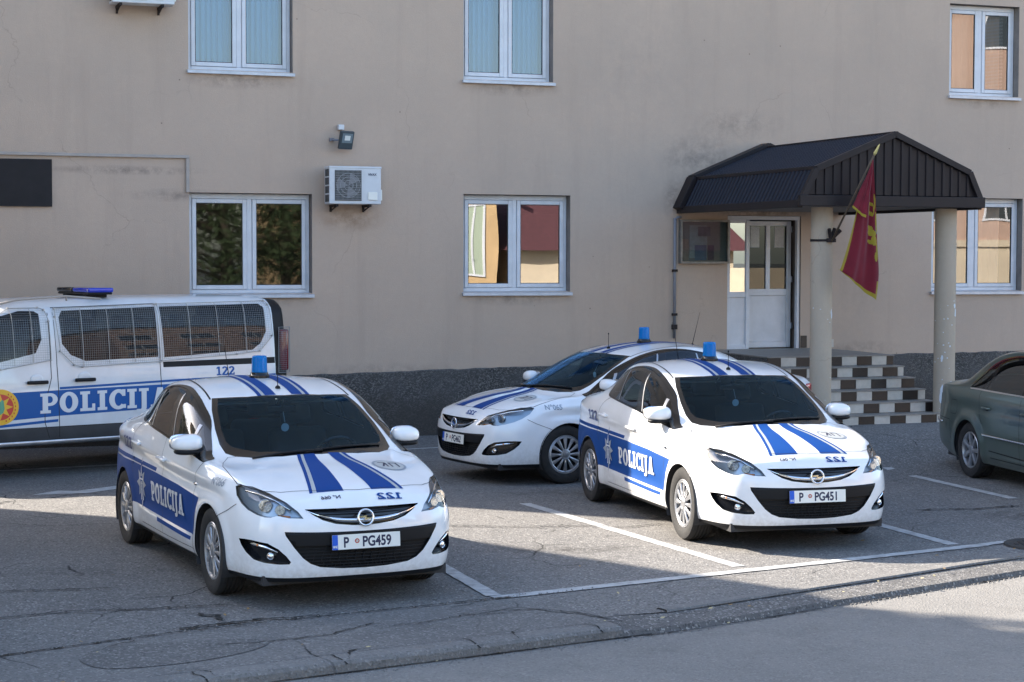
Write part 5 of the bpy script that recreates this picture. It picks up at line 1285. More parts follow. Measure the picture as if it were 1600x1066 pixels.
xs=[-60,-40,-25,-16,-12,-9,-7]+[-6+.25*i for i in range(57)]+[9,10,12,16,25,40,60]
# car park
vs=[];fs=[];NY=48
for x in xs:
    y0=kz(x)+ (.42 if x<.9 else .36)
    y1=60
    for j in range(NY+1):
        t=j/NY; y=y0+(y1-y0)*t**1.8; vs.append((x,y,gz(x,y)))
for i in range(len(xs)-1):
    for j in range(NY): a=i*(NY+1)+j; fs.append((a,a+NY+1,a+NY+2,a+1))
tag(mesh_obj('car_park_asphalt',vs,fs,M['lot'],None,True),kind='structure')
# edge stones (kerb face) and road
def ribbon3(name,m,offs,zs,x0=-60,x1=60,bevel=False,kind='structure'):
    X=[x for x in xs if x0<=x<=x1]; vs=[];fs=[];k=len(offs)
    for x in X:
        d=Vector((1,(kz(x+.1)-kz(x-.1))/.2,0)).normalized(); n=Vector((-d.y,d.x,0))
        for o,z in zip(offs,zs): p=Vector((x,kz(x),0))+n*o; vs.append((p.x,p.y,z))
    for i in range(len(X)-1):
        for j in range(k-1): fs.append((i*k+j,(i+1)*k+j,(i+1)*k+j+1,i*k+j+1))
    return tag(mesh_obj(name,vs,fs,m,None,False),kind=kind)
ribbon3('kerb',M['kerbl'],(0,.004,.02,.05,.17,.19),(-.075,-.020,.000,.0085,.009,-.02),x1=.95)
ribbon3('pavement',M['strip'],(.165,.40),(.005,.006),x1=.95)
ribbon3('gutter',M['gutter'],(-.03,.0,.02,.18,.36),(-.075,-.070,-.035,-.022,-.002),x0=.75)
ribbon3('kerb_edging',M['kerbl'],(.29,.30,.40,.42),(-.004,.012,.012,.0),x0=1.25)
# road sheet
vs=[];fs=[];NY=24
for x in xs:
    for j in range(NY+1):
        t=j/NY; y=kz(x)+.05-t**1.5*70; vs.append((x+ t*0,y,-.072+.02*0))
for i in range(len(xs)-1):
    for j in range(NY): a=i*(NY+1)+j; fs.append((a,a+1,a+NY+2,a+NY+1))
tag(mesh_obj('road',vs,fs,M['road'],None,True),kind='structure')
big=MB(); big.add([(-600,-600,-.30),(600,-600,-.30),(600,600,-.30),(-600,600,-.30)],[(0,1,2,3)]); tag(big.build('ground',[mat('far_ground',(.11,.11,.09),.95)]),kind='structure')
# narrow strip between seam and kerb: flatter asphalt, sheet 4 mm up
X=[-6+.1*i for i in range(69)]; vs=[];fs=[];rr=random.Random(2)
for x in X:
    d=Vector((1,(kz(x+.1)-kz(x-.1))/.2,0)).normalized(); n=Vector((-d.y,d.x,0)); p=Vector((x,kz(x),0))+n*.20
    w=(seamY(x)-kz(x))*d.x; q=Vector((x,kz(x),0))+n*max(w,.25); vs+=[(p.x,p.y,.0062),(q.x,q.y+rr.uniform(-.008,.008),.0035)]
fs=[(2*i,2*i+2,2*i+3,2*i+1) for i in range(len(X)-1)]
tag(mesh_obj('pavement_strip',vs,fs,M['strip']),kind='structure')
def dirt_line(name,pts,w0,z,seed,rough=.012,kind='structure',m=None):
    rr=random.Random(seed); P=[]
    for a,b in zip(pts,pts[1:]):
        n=max(2,int(math.hypot(b[0]-a[0],b[1]-a[1])/.03))
        for i in range(n): t=i/n; P.append((a[0]+(b[0]-a[0])*t+rr.uniform(-rough,rough),a[1]+(b[1]-a[1])*t+rr.uniform(-rough,rough)))
    n=len(P); vs=[]; 
    for i in range(n):
        a=P[max(i-1,0)];b=P[min(i+1,n-1)];dx,dy=b[0]-a[0],b[1]-a[1];l=math.hypot(dx,dy) or 1; w=w0*rr.uniform(.3,1.3)*(1 if 3<i<n-4 else .2)
        vs+=[(P[i][0]-dy/l*w,P[i][1]+dx/l*w,z+gz(*P[i])),(P[i][0]+dy/l*w,P[i][1]-dx/l*w,z+gz(*P[i]))]
    return vs,[(2*i,2*i+1,2*i+3,2*i+2)[::-1] for i in range(n-1)]
cr=MB()
sy=[(x,seamY(x)) for x in [-5+.3*i for i in range(18)]]
for k,(pts,w,rg) in enumerate(((sy,.014,.006),([(-2.3,12.25),(-2.0,12.42),(-1.72,12.62),(-1.5,12.66),(-1.2,12.84)],.022,.03),([(-1.95,12.5),(-2.05,12.75),(-2.3,12.85)],.018,.03),
    ([(-3.6,12.6),(-3.1,12.9),(-2.7,12.95),(-2.2,13.1),(-1.9,13.2)],.012,.03),([(-4.2,13.6),(-3.3,13.75),(-2.9,13.8)],.014,.03),([(-2.0,11.75),(-1.6,11.85),(-1.2,12.1),(-.95,12.45),(-.9,12.6)],.008,.012),
    ([(-.3,12.9),(.2,13.0),(.5,12.85),(.75,12.55),(.72,12.4)],.009,.012),([(-2.6,11.6),(-2.45,11.9),(-2.5,12.1)],.006,.02),([(-.9,12.35),(-.6,12.5),(-.35,12.75),(.1,12.9)],.007,.02),
    ([(-1.0,11.37),(-1.02,11.6),(-.85,11.75)],.010,.006),([(.05,11.98),(0,12.2),(.08,12.35)],.011,.006),([(-1.75,10.87),(-1.8,11.0),(-1.95,11.1)],.010,.006),
    ([(.1,16.9),(.6,17.1),(1.1,17.0),(1.5,17.3)],.010,.03),([(-5,17.2),(-4.2,17.0),(-3.5,17.2)],.008,.03),([(-1.3,16.9),(-.7,17.1),(0,17.0),(.6,17.15)],.012,.03),([(4.2,15.9),(3.7,15.6),(3.0,15.2)],.006,.02),([(3.9,18.2),(4.6,18.3),(5.2,18.6)],.02,.03))):
    cr.add(*dirt_line('x',pts,w,.0115,k,rg))
tag(cr.build('asphalt_cracks',[M['crack']]),kind='structure')
for k,(xa,xb,o,z_) in enumerate(((-4.0,.95,-.012,-.0690),(.9,6.0,-.035,-.0690))):  # uneven dirt line that also paints the dark shadow line at the road edge
    rr=random.Random(30+k); P=[(xa+(xb-xa)*i/260,kz(xa+(xb-xa)*i/260)+o*1.2) for i in range(261)]; vs=[]
    for i,(x,y) in enumerate(P): w=rr.uniform(.004,.020)*(.5+.5*math.sin(i*.13+k)); vs+=[(x,y-w,z_+.004),(x,y+.012+w*.2,z_+.004)]
    dl=MB(); dl.add(vs,[(2*i,2*i+2,2*i+3,2*i+1) for i in range(260)]); tag(dl.build('gutter_shadow_dirt',[M['crack']]),kind='structure')
for k,x in enumerate((-2.55,-1.80,-1.02,-.20,.62)):   # joints between kerb stones
    d=Vector((1,(kz(x+.1)-kz(x-.1))/.2,0)).normalized(); n=Vector((-d.y,d.x,0)); p=Vector((x,kz(x),0)); jl=MB()
    vs=[]
    for t in range(9):
        q=p+n*(-.004+.022*t)+d*(.012*math.sin(t*.8+k)-.004*t); zz=interp([(0,-.02),(.03,.001),(.06,.0125),(.3,.0125)],.022*t); vs+=[(q-d*.006).to_tuple()[:2]+(zz+.002,),(q+d*.006).to_tuple()[:2]+(zz+.002,)]
    jl.add(vs,[(2*i,2*i+1,2*i+3,2*i+2) for i in range(8)]); tag(jl.build('kerb_joint',[M['crack']]),kind='structure')
pm=MB(); PP=[(-2.53,11.13),(-2.35,11.08),(-1.96,11.26),(-1.68,11.54),(-1.56,11.81),(-1.66,11.95),(-1.95,11.92),(-2.56,11.68),(-2.66,11.36)]
PP=[(p.x,p.y) for p in catmull([(x,y,0) for x,y in PP],4,True)]; v_,f_=poly_tris(PP); pm.add([(x,y,.0098) for x,y in v_],f_); tag(pm.build('asphalt_patch',[M['patch']]),kind='structure')
rr=random.Random(8)
dm=MB()   # grit lying along the kerb
for _ in range(900):
    x=rr.uniform(-4,6); t=rr.gauss(.0,.05); y=kz(x)-.04-abs(t); s=rr.uniform(.003,.011); z=-.070
    if rr.random()<.35: y=seamY(x)+rr.gauss(0,.03) if x<1 else kz(x)+.1+rr.random()*.2; z=.012 if x<1 else -.03
    dm.add([(x,y,z+s),(x+s,y+s*.4,z),(x-s*.6,y+s,z),(x-s*.3,y-s,z)],[(0,1,2),(0,2,3),(0,3,1)])
tag(dm.build('grit',[M['kerb']]),kind='stuff')
# painted bay lines
def line(a,b,w,z=.0045,seed=1,t0=0,t1=0):
    a=Vector((*a,0));b=Vector((*b,0));d=(b-a).normalized();n=Vector((-d.y,d.x,0)); rr=random.Random(seed); N=max(6,int((b-a).length/.08)); vs=[]
    for i in range(N+1):
        p=a+(b-a)*i/N; w1=w/2*(1+rr.uniform(-.06,.06)); w2=w/2*(1+rr.uniform(-.06,.06))
        if i==0 and t0: w1=w2=w*.12
        for q in (p+n*w1,p-n*w2): vs.append((q.x,q.y,z+gz(q.x,q.y)))
    return vs,[(2*i,2*i+1,2*i+3,2*i+2) for i in range(N)]
def bay(name,segs):
    m_=MB()
    for s_ in segs: m_.add(*line(*s_))
    tag(m_.build(name,[M['line']]),kind='structure')
bay('parking_line',[((.13,18.67),(1.83,14.86),.12,.0045,3)])
bay('parking_line',[((-.13,13.45),(4.10,16.00),.12,.0070,4),((4.06,15.98),(4.40,16.22),.1,.0085,9)])
bay('parking_line',[((-.62,15.0),(-.13,13.53),.12,.0080,5)])
bay('parking_line',[((3.30,17.6),(3.84,16.02),.12,.0045,6)])
bay('parking_line',[((4.40,21.7),(5.20,19.12),.12,.0045,7)])
bay('parking_line',[((-6.6,21.05),(-4.6,22.15),.10,.0045,8),((-4.6,22.15),(-.6,24.35),.09,.0045,8)])
ar=MB(); ar.add([(-5.0,19.25,.0045),(-4.82,19.62,.0045),(-4.62,19.58,.0045),(-4.1,20.28,.0045),(-3.3,20.75,.0045),(-3.28,20.66,.0045),(-4.02,20.1,.0045),(-4.45,19.42,.0045)],[(7,6,5,4,3,2,1,0)]); tag(ar.build('arrow_marking',[M['line']]),kind='structure')
# manhole
mh=MB(); mh.lathe([(0,.0),(.30,.0),(.31,.004),(.34,.004),(.345,-.01)],48,0,Matrix.Translation((4.62,16.0,.012)))
for i in range(-4,5):
    for j in range(-4,5):
        if i*i+j*j<17: mh.box((4.62+i*.06-.02,16.0+j*.06-.02,.012),(4.62+i*.06+.02,16.0+j*.06+.02,.017))
tag(mh.build('manhole_cover',[mat('cast_iron',(.045,.043,.042),.6,.3,var=.4,vscale=12)]),'round cast iron manhole cover in the asphalt at the right edge','manhole cover')
# oil stains
for k,(x,y,rx,ry) in enumerate(((4.9,18.0,.55,.35),(.6,16.2,.9,.25),(2.6,17.6,.7,.4),(-1.2,19.3,.5,.25))):
    pass

lf=MB(); rr=random.Random(77)
for _ in range(70):
    x=rr.uniform(-3.5,5); y=kz(x)+rr.choice((-.05,.3,.5,1.2,2.5,5))*rr.random(); z=.015 if y>kz(x)+.4 or x<.9 and y>kz(x)+.2 else (-.066 if y<kz(x) else .016); a=rr.uniform(0,6.28); s_=rr.uniform(.010,.026)
    u=Vector((math.cos(a),math.sin(a),.15))*s_; v=Vector((-math.sin(a),math.cos(a),.3))*s_*.55; c=Vector((x,y,z+.004))
    lf.add([c-u,c-v*.8,c+u,c+v],[(0,1,2,3)],rr.randrange(2))
tag(lf.build('fallen_leaves',[mat('dry_leaf',(.28,.17,.06),.8),mat('pale_leaf',(.40,.33,.18),.8)]),kind='stuff')
# ---------------------------------------------------------------- police van
def loft_body(stations,sect):
    """stations x list; sect(x)-> half cross-section points (y from centre, z) ; closed over both sides"""
    V=[];F=[];rows=[]
    for x in stations:
        h=sect(x); row=[(x,y,z) for y,z in h]+[(x,-y,z) for y,z in h[::-1][1:]]
        rows.append(row)
    m=len(rows[0])
    for r_ in rows: V+=[Vector(p) for p in r_]
    for i in range(len(rows)-1):
        for j in range(m-1): F.append((i*m+j,i*m+j+1,(i+1)*m+j+1,(i+1)*m+j))
    F.append(tuple(range(m))[::-1]); F.append(tuple(range((len(rows)-1)*m,len(rows)*m)))
    return V,F
VW2=.955   # half width
def van_sect(x):
    zr=interp([(-.02,1.95),(.1,1.985),(.5,2.0),(2.2,2.0),(3.2,1.97),(3.6,1.88),(4.2,1.42),(4.35,1.20),(4.9,1.02),(5.0,.85),(5.05,.5)],x)
    zb=interp([(-.15,.42),(.2,.36),(4.4,.36),(5.05,.30)],x)
    wy=interp([(-.16,-.16),(-.14,-.08),(-.10,-.03),(.05,-.006),(.15,0),(4.2,0),(4.7,-.08),(4.95,-.2),(5.05,-.33)],x)
    hw=VW2+wy
    P=[(hw-.05,zb),(hw-.012,zb+.05),(hw,.60),(hw,.85),(hw-.002,1.05),(hw-.015,1.20)]
    top=zr
    if top>1.3:
        for t in (.0,.15,.3,.45,.6,.75,.86,.93,.975,1.0):
            z=1.24+(top-1.24)*t; P.append((hw-.022-.115*(t**1.6)-.16*max(0,(t-.80)/.2)**2.2,z))
        P+= [(hw-.42,top+.012),(hw*.35,top+.02),(0,top+.022)]
    else:
        for t in (.0,.15,.3,.45,.6,.75,.86,.93,.975,1.0):
            z=min(1.24,top-.12)+(top-min(1.24,top-.12))*t; P.append((hw-.022-.10*t**2,z))
        P+=[(hw-.3,top+.012),(hw*.35,top+.02),(0,top+.022)]
    return P
def build_van():
    st=[-.16,-.14,-.11,-.07,-.03,.02,.08,.15]+[.15+.1*i for i in range(1,35)]+[3.6+.08*i for i in range(1,19)]
    V,F=loft_body(st,van_sect); N=smooth_normals(V,F); S=Skin(V,F,N); C=Cutter(S)
    root=empty('police_van'); tag(root,'white and blue police van with wire mesh over its windows, parked by the wall','van')
    PM=[M['vanwhite'],M['black'],M['lining'],M['gloss'],M['vangrey']]
    s=1; sd=(0,-1,0)
    for s in (1,-1):
        sd=(0,-s,0); fl=lambda c:c.y*s>.3
        P=lambda ps:[(x,0,z) for x,z in ps]
        C.cut(P([(1.615,.40),(1.615,1.935),(2.915,1.905),(2.90,1.3),(2.88,.40)]),sd,part=2 if s>0 else 3,mi=0,filt=fl)
        C.cut(P([(2.99,.40),(3.06,.80),(2.98,1.12),(2.98,1.80),(3.10,1.90),(3.45,1.86),(3.75,1.70),(4.05,1.38),(4.12,1.0),(4.05,.40)]),sd,part=4 if s>0 else 5,mi=0,filt=fl)
        C.cut(P([(-.3,.2),(5.2,.2),(5.2,.565),(-.3,.565)]),sd,mi=4,filt=fl)
        C.cut(P([(1.575,1.90),(.22,1.915),(.165,1.87),(.165,1.58),(.25,1.44),(.37,1.36),(1.555,1.305)]),sd,part=20 if s>0 else 30,mi=0,filt=fl)
        C.cut(P([(2.80,1.87),(2.845,1.80),(2.83,1.50),(2.73,1.37),(2.55,1.295),(1.635,1.315),(1.635,1.90)]),sd,part=21 if s>0 else 31,mi=0,filt=fl)
        C.cut(P([(3.08,1.84),(3.13,1.87),(3.30,1.875),(3.52,1.82),(3.72,1.66),(3.95,1.40),(3.90,1.36),(3.58,1.31),(3.15,1.40),(3.07,1.55)]),sd,part=22 if s>0 else 32,mi=0,filt=fl)
        C.cut(P([(-.3,.45),(.055,.45),(.055,1.90),(.02,2.05),(-.3,2.05)]),sd,mi=1,filt=lambda c:c.y*s>.0)
        C.cut(P([(.06,1.265),(.06,1.19),(1.575,1.19),(1.575,1.255)]),sd,mi=1,filt=fl,only=(0,))
        for wx in (.98,4.08):
            C.cut([(wx+.37*math.cos(2*math.pi*k/32),0,.34+.37*math.sin(2*math.pi*k/32)) for k in range(32)],sd,part=50,filt=fl)
    C.cut([(3.62,-.72,3),(3.62,.72,3),(4.22,.80,3),(4.22,-.80,3)],(0,0,-1),part=10,mi=0,filt=lambda c:c.z>1.25)
    C.emit(0,'body',PM,root,lining=2)
    for k,nm in ((2,'sliding_door'),(3,'sliding_door'),(4,'front_door'),(5,'front_door')):
        d=C.emit(k,nm,PM,root,lining=2)
        if k in (2,4): dd=d if k==2 else dd2 if False else d
        if k==2: door=d
        if k==4: fdoor=d
    C.emit(10,'windshield',[M['glass']],root)
    for k in (20,21,22,30,31,32): C.emit(k,'window',[M['vanglass']],root if k%10==0 else (door if k==21 else fdoor if k==22 else root))
    # wire mesh guards on the visible side, bolted over each window
    def X(ps,k=1): return ps
    def guard(x0,x1,zt0,zt1,zb0,zb1,chop,host):
        """x0<x1 ; heights interpolate; chop: list of (x,z) polygon limits"""
        b=MB(); fr=MB()
        def off(x,z,o=.03):
            h=S.bvh.ray_cast(Vector((x,3,z)),Vector((0,-1,0)))[0]; return (h+Vector((0,o,.006))) if h is not None else None
        def inside(x,z): return in_poly(x,z,chop)
        def run(pts,r,target,n=4):
            seg=[]
            for p in pts:
                q=off(*p) if inside(*p) else None
                if q is None:
                    if len(seg)>1: target.tube(seg,r,n)
                    seg=[]
                else: seg.append(q)
            if len(seg)>1: target.tube(seg,r,n)
        x=x0
        while x<x1: run([(x,zb0-.1+(.02*i)) for i in range(int((zt1-zb0+.3)/.02))],.0013,b,3); x+=.026
        z=min(zb0,zb1)
        while z<max(zt0,zt1): run([(x0+(x1-x0)*i/60,z) for i in range(61)],.0013,b,3); z+=.026
        ring=[off(*q) for a_,b_ in zip(chop,chop[1:]+chop[:1]) for q in [(lerp(a_[0],b_[0],k/6),lerp(a_[1],b_[1],k/6)) for k in range(6)]]
        ring=[r_ for r_ in ring if r_ is not None]; fr.tube(ring+[ring[0]],.0048,5)
        for i in range(1,4):
            xx=x0+(x1-x0)*i/4; pts=[(xx,z_) for z_ in [zb0-.05+.03*k for k in range(30)]]; run(pts,.004,fr,5)
        # bolts and small ears
        for k in range(0,len(ring),6): fr.lathe([(.011,-.02),(.011,.004),(0,.006)],8,0,Matrix.Translation(ring[k])@Matrix.Rotation(R(-90),4,'X'))
        g=b.build('wire_mesh',[M['wire']],host); f=fr.build('mesh_frame',[M['wireframe']],host)
    guard(.09,1.59,1.92,1.92,1.26,1.30,[(1.60,1.925),(.13,1.945),(.10,1.90),(.095,1.52),(.28,1.34),(.60,1.31),(1.595,1.262)],root)
    guard(1.62,2.91,1.92,1.90,1.25,1.25,[(2.89,1.89),(1.63,1.925),(1.62,1.255),(2.60,1.225),(2.70,1.25),(2.865,1.41),(2.90,1.80)],door)
    guard(2.97,3.85,1.9,1.6,1.22,1.3,[(3.02,1.88),(3.08,1.905),(3.40,1.90),(3.62,1.80),(3.95,1.45),(3.9,1.28),(3.58,1.225),(2.98,1.315),(2.98,1.75)],fdoor)
    # decals
    for s in (1,-1):
        fr_=((0,3*s,0),(-s,0,0),(0,0,1),(0,-s,0)); k=-s
        L=[]
        def poly(ps,mi): L.append((*poly_tris([(x*k,z) for x,z in ps]),mi))
        poly([(.06,.985),(.06,.72),(4.3,.64),(4.3,.965)] if False else [(.06,1.0),(.06,.725),(1.6,.715),(2.87,.688),(3.4,.665),(4.6,.60),(4.6,.93),(3.4,.970),(2.87,.978),(1.6,.99)],0)
        poly([(.06,1.065),(.06,1.035),(1.5,1.018),(2.88,.985),(2.88,1.012),(1.4,1.045)],0)
        poly([(2.90,.652),(2.90,.622),(4.5,.54),(4.5,.57)],0)
        S.drape(L,fr_,.0015,.10,0,'stripe_decal',[M['vanblue']],root)
        ps,w=slab_text('POLICIJA',.225,.05,1.62); x0=-3.115 if s>0 else 1.5
        sh=lambda x,y:(x+x0,y+.722+.012*(x/1.6))
        S.drape([([sh(x,y) for x,y in v],f,0) for v,f in map(poly_tris,ps)],fr_,.0038,.12,0,'lettering',[M['letter']],root)
        ps,w=slab_text('122',.105,.05,.25); x0=-.875 if s>0 else .62
        S.drape([([(x+x0,y+1.068) for x,y in v],f,0) for v,f in map(poly_tris,ps)],fr_,.002,.12,0,'number_decal',[M['vanblue']],root)
        cx=3.585*k; cz=.815; L=[]
        def cp_(p,mi): L.append((*poly_tris([(cx+x,cz+z) for x,z in p]),mi))
        cp_(arc(0,0,.215,.20,0,360,48)[:-1],0); cp_(arc(0,0,.155,.145,0,360,40)[:-1],1)
        st8=[]
        for i in range(16): a=R(i*22.5+90); r_=.15 if i%2==0 else .075; st8.append((r_*math.cos(a),r_*math.sin(a)*.95))
        cp_(st8,0); cp_([(-.04,.07),(-.02,.085),(0,.06),(.02,.085),(.04,.07),(.05,-.02),(.035,-.06),(0,-.085),(-.035,-.06),(-.05,-.02)],2)
        for a0 in range(20,340,14):
            if 160<a0<200: continue
            a=R(a0+90); cp_([(.175*math.cos(a)-.006,.165*math.sin(a)-.01),(.175*math.cos(a)+.006,.165*math.sin(a)-.01),(.175*math.cos(a)+.006,.165*math.sin(a)+.01),(.175*math.cos(a)-.006,.165*math.sin(a)+.01)],1)
        S.drape(L,fr_,.004,.1,0,'round_crest',[M['crestyellow'],M['crestred'],M['crestgreen']],root)
        G=[]
        for pth in ([(2.88,.38),(2.90,1.2),(2.915,1.905),(1.615,1.935),(1.615,1.2),(1.60,.38)],[(2.985,.38),(3.06,.62),(3.06,.82),(2.975,1.12),(2.975,1.85)],[(-.05,.565),(4.6,.565)]):
            G.append((*ribbon([(x*k,z) for x,z in pth],.009),0))
        S.drape(G,fr_,.0018,.1,0,'panel_seams',[M['seam']],root)
        b=MB()
        for i in range(8): pass
        S.drape([(*poly_tris([(x*k,z) for x,z in [(-.05,.425),(-.05,.38),(4.4,.38),(4.4,.425)]]),0)],fr_,.012,.1,.01,'sill_rail',[M['alloy']],root)
        for hx,hz,host in ((2.575,1.085,door),(3.15,1.075,fdoor)):
            if s<0: continue
            h=S.bvh.ray_cast(Vector((hx,3,hz)),Vector((0,-1,0)))[0]; b=MB(); b.box((-.125,.012,-.020),(.125,.045,.020),0,Matrix.Translation(h),bev=.012); b.build('handle',[M['black']],host,smooth=True)
            b=MB(); superell(b,tuple(h+Vector((0,-.002,.03))),(.08,.008,.06),2,10); b.build('handle_cup',[M['vanwhite']],host,smooth=True)
        b=MB()
        for z0,z1,mt in ((1.09,1.60,0),):
            b.box((-.145,.86*s-.05,1.09),(-.015,.86*s+.075,1.60),0,None,.03)
        b.build('tail_lamp',[M['darkred']],root,smooth=True)
    # guard over the tail lamp
    b=MB()
    for i in range(12): b.tube([(.02-.018*i*.95,.955-.012*max(0,i-6),1.07),(.02-.018*i*.95,.955-.012*max(0,i-6),1.63)],.0013,3)
    z=1.07
    while z<1.63: b.tube([(.02,.955,z),(-.09,.95,z),(-.18,.89,z)],.0013,3); z+=.024
    b.tube([(.02,.957,1.07),(-.09,.953,1.07),(-.18,.885,1.07),(-.18,.885,1.63),(-.09,.953,1.63),(.02,.957,1.63),(.02,.957,1.07)],.004,5)
    b.build('lamp_guard',[M['wire']],root)
    b=MB(); b.box((-.16,-.85,.36),(-.02,.93,.62),0,None,.04); b.build('rear_bumper',[M['black']],root,smooth=True)
    # light bar
    lb=MB(); lb.box((2.10,-.14,2.045),(2.40,.70,2.07),0,None,.01)
    for y in (0,.55):
        for x in (2.15,2.35): lb.cyl((x,y,1.98),(x,y,2.05),.022,n=10)
        lb.box((2.12,y-.05,2.01),(2.38,y+.05,2.045),0,None,.01)
    lo=lb.build('light_bar',[M['black']],root,smooth=False)
    b=MB(); b.box((2.09,.28,2.07),(2.41,.72,2.125),0,None,.02); b.build('blue_lens',[M['barblue']],lo,smooth=True)
    b=MB(); b.box((2.09,-.16,2.07),(2.41,.26,2.125),0,None,.02); b.build('dark_lens',[M['gloss']],lo,smooth=True)
    b=MB(); b.tube([(2.30,.80,2.0),(2.72,.80,2.035),(3.30,.78,2.0),(3.62,.76,1.93)],.012,8); b.tube([(2.72,.80,1.98),(2.72,.80,2.035)],.01,6); b.build('roof_rail',[M['conduit']],root,smooth=True)
    # cabin contents
    b=MB(); b.box((.1,-.85,.45),(4.2,.85,.52)); b.box((3.9,-.8,.5),(4.35,.8,1.15)); b.build('floor',[M['lining']],root)
    for sx in (.7,1.5,2.4,3.2):
        for sy in (-.55,.05,.55) if sx<3 else (-.5,.5):
            b=MB(); b.box((sx-.08,sy-.23,.52),(sx+.42,sy+.23,.95),0,None,.05); b.box((sx-.14,sy-.23,.9),(sx+.0,sy+.23,1.55),0,None,.05); b.box((sx-.13,sy-.13,1.56),(sx-.03,sy+.13,1.76),0,None,.04); b.build('seat',[M['vanseat']],root,smooth=True)
    for wx in (.98,4.08):
        for s in (1,-1):
            wheel('wheel',root,(wx,.83*s,.34),s,rad=.34,rim=.22)
            b=MB(); n=20; vs=[]
            for yy in (.5*s,.945*s):
                for i in range(n+1): a=R(-10+200*i/n); vs.append((wx+.385*math.cos(a),yy,.34+.385*math.sin(a)))
            b.add(vs,[(i,i+1,n+2+i,n+1+i) for i in range(n)]+[tuple(range(n+1))]); b.build('wheel_well',[M['dark']],root)
    return root
M['vanwhite']=mat('van_white_paint',(.66,.68,.70),.30,0,.8,var=.12,vscale=3,col2=(.58,.59,.60))
M['vangrey']=mat('grey_bumper_plastic',(.055,.058,.063),.5,var=.3,vscale=5)
M['vanblue']=mat('bright_blue_foil',(.006,.085,.30),.42,0,.0,.35)
M['vanglass']=glass_mat('van_glass',(.28,.31,.31),.34,0,.0)
M['crestyellow']=mat('crest_yellow',(.75,.42,.03),.4); M['crestred']=mat('crest_red',(.55,.05,.03),.4); M['crestgreen']=mat('crest_green',(.10,.32,.20),.4)
M['darkred']=mat('dark_red_lamp',(.12,.006,.012),.2,0,.5)
M['wire']=mat('galvanised_wire',(.26,.27,.28),.6,.3); M['wireframe']=mat('mesh_frame_metal',(.50,.48,.45),.6,.2,var=.4,vscale=20)
M['barblue']=mat('blue_light_bar',(.01,.03,.42),.12,0,.6); M['vanseat']=mat('red_seat_cover',(.07,.015,.016),.9)
van=build_van(); van.location=(-2.84+.955*-math.sin(R(38)),22.7+.955*math.cos(R(38)),0)
van.rotation_euler=(0,0,math.atan2(-math.sin(R(38)),-math.cos(R(38))))
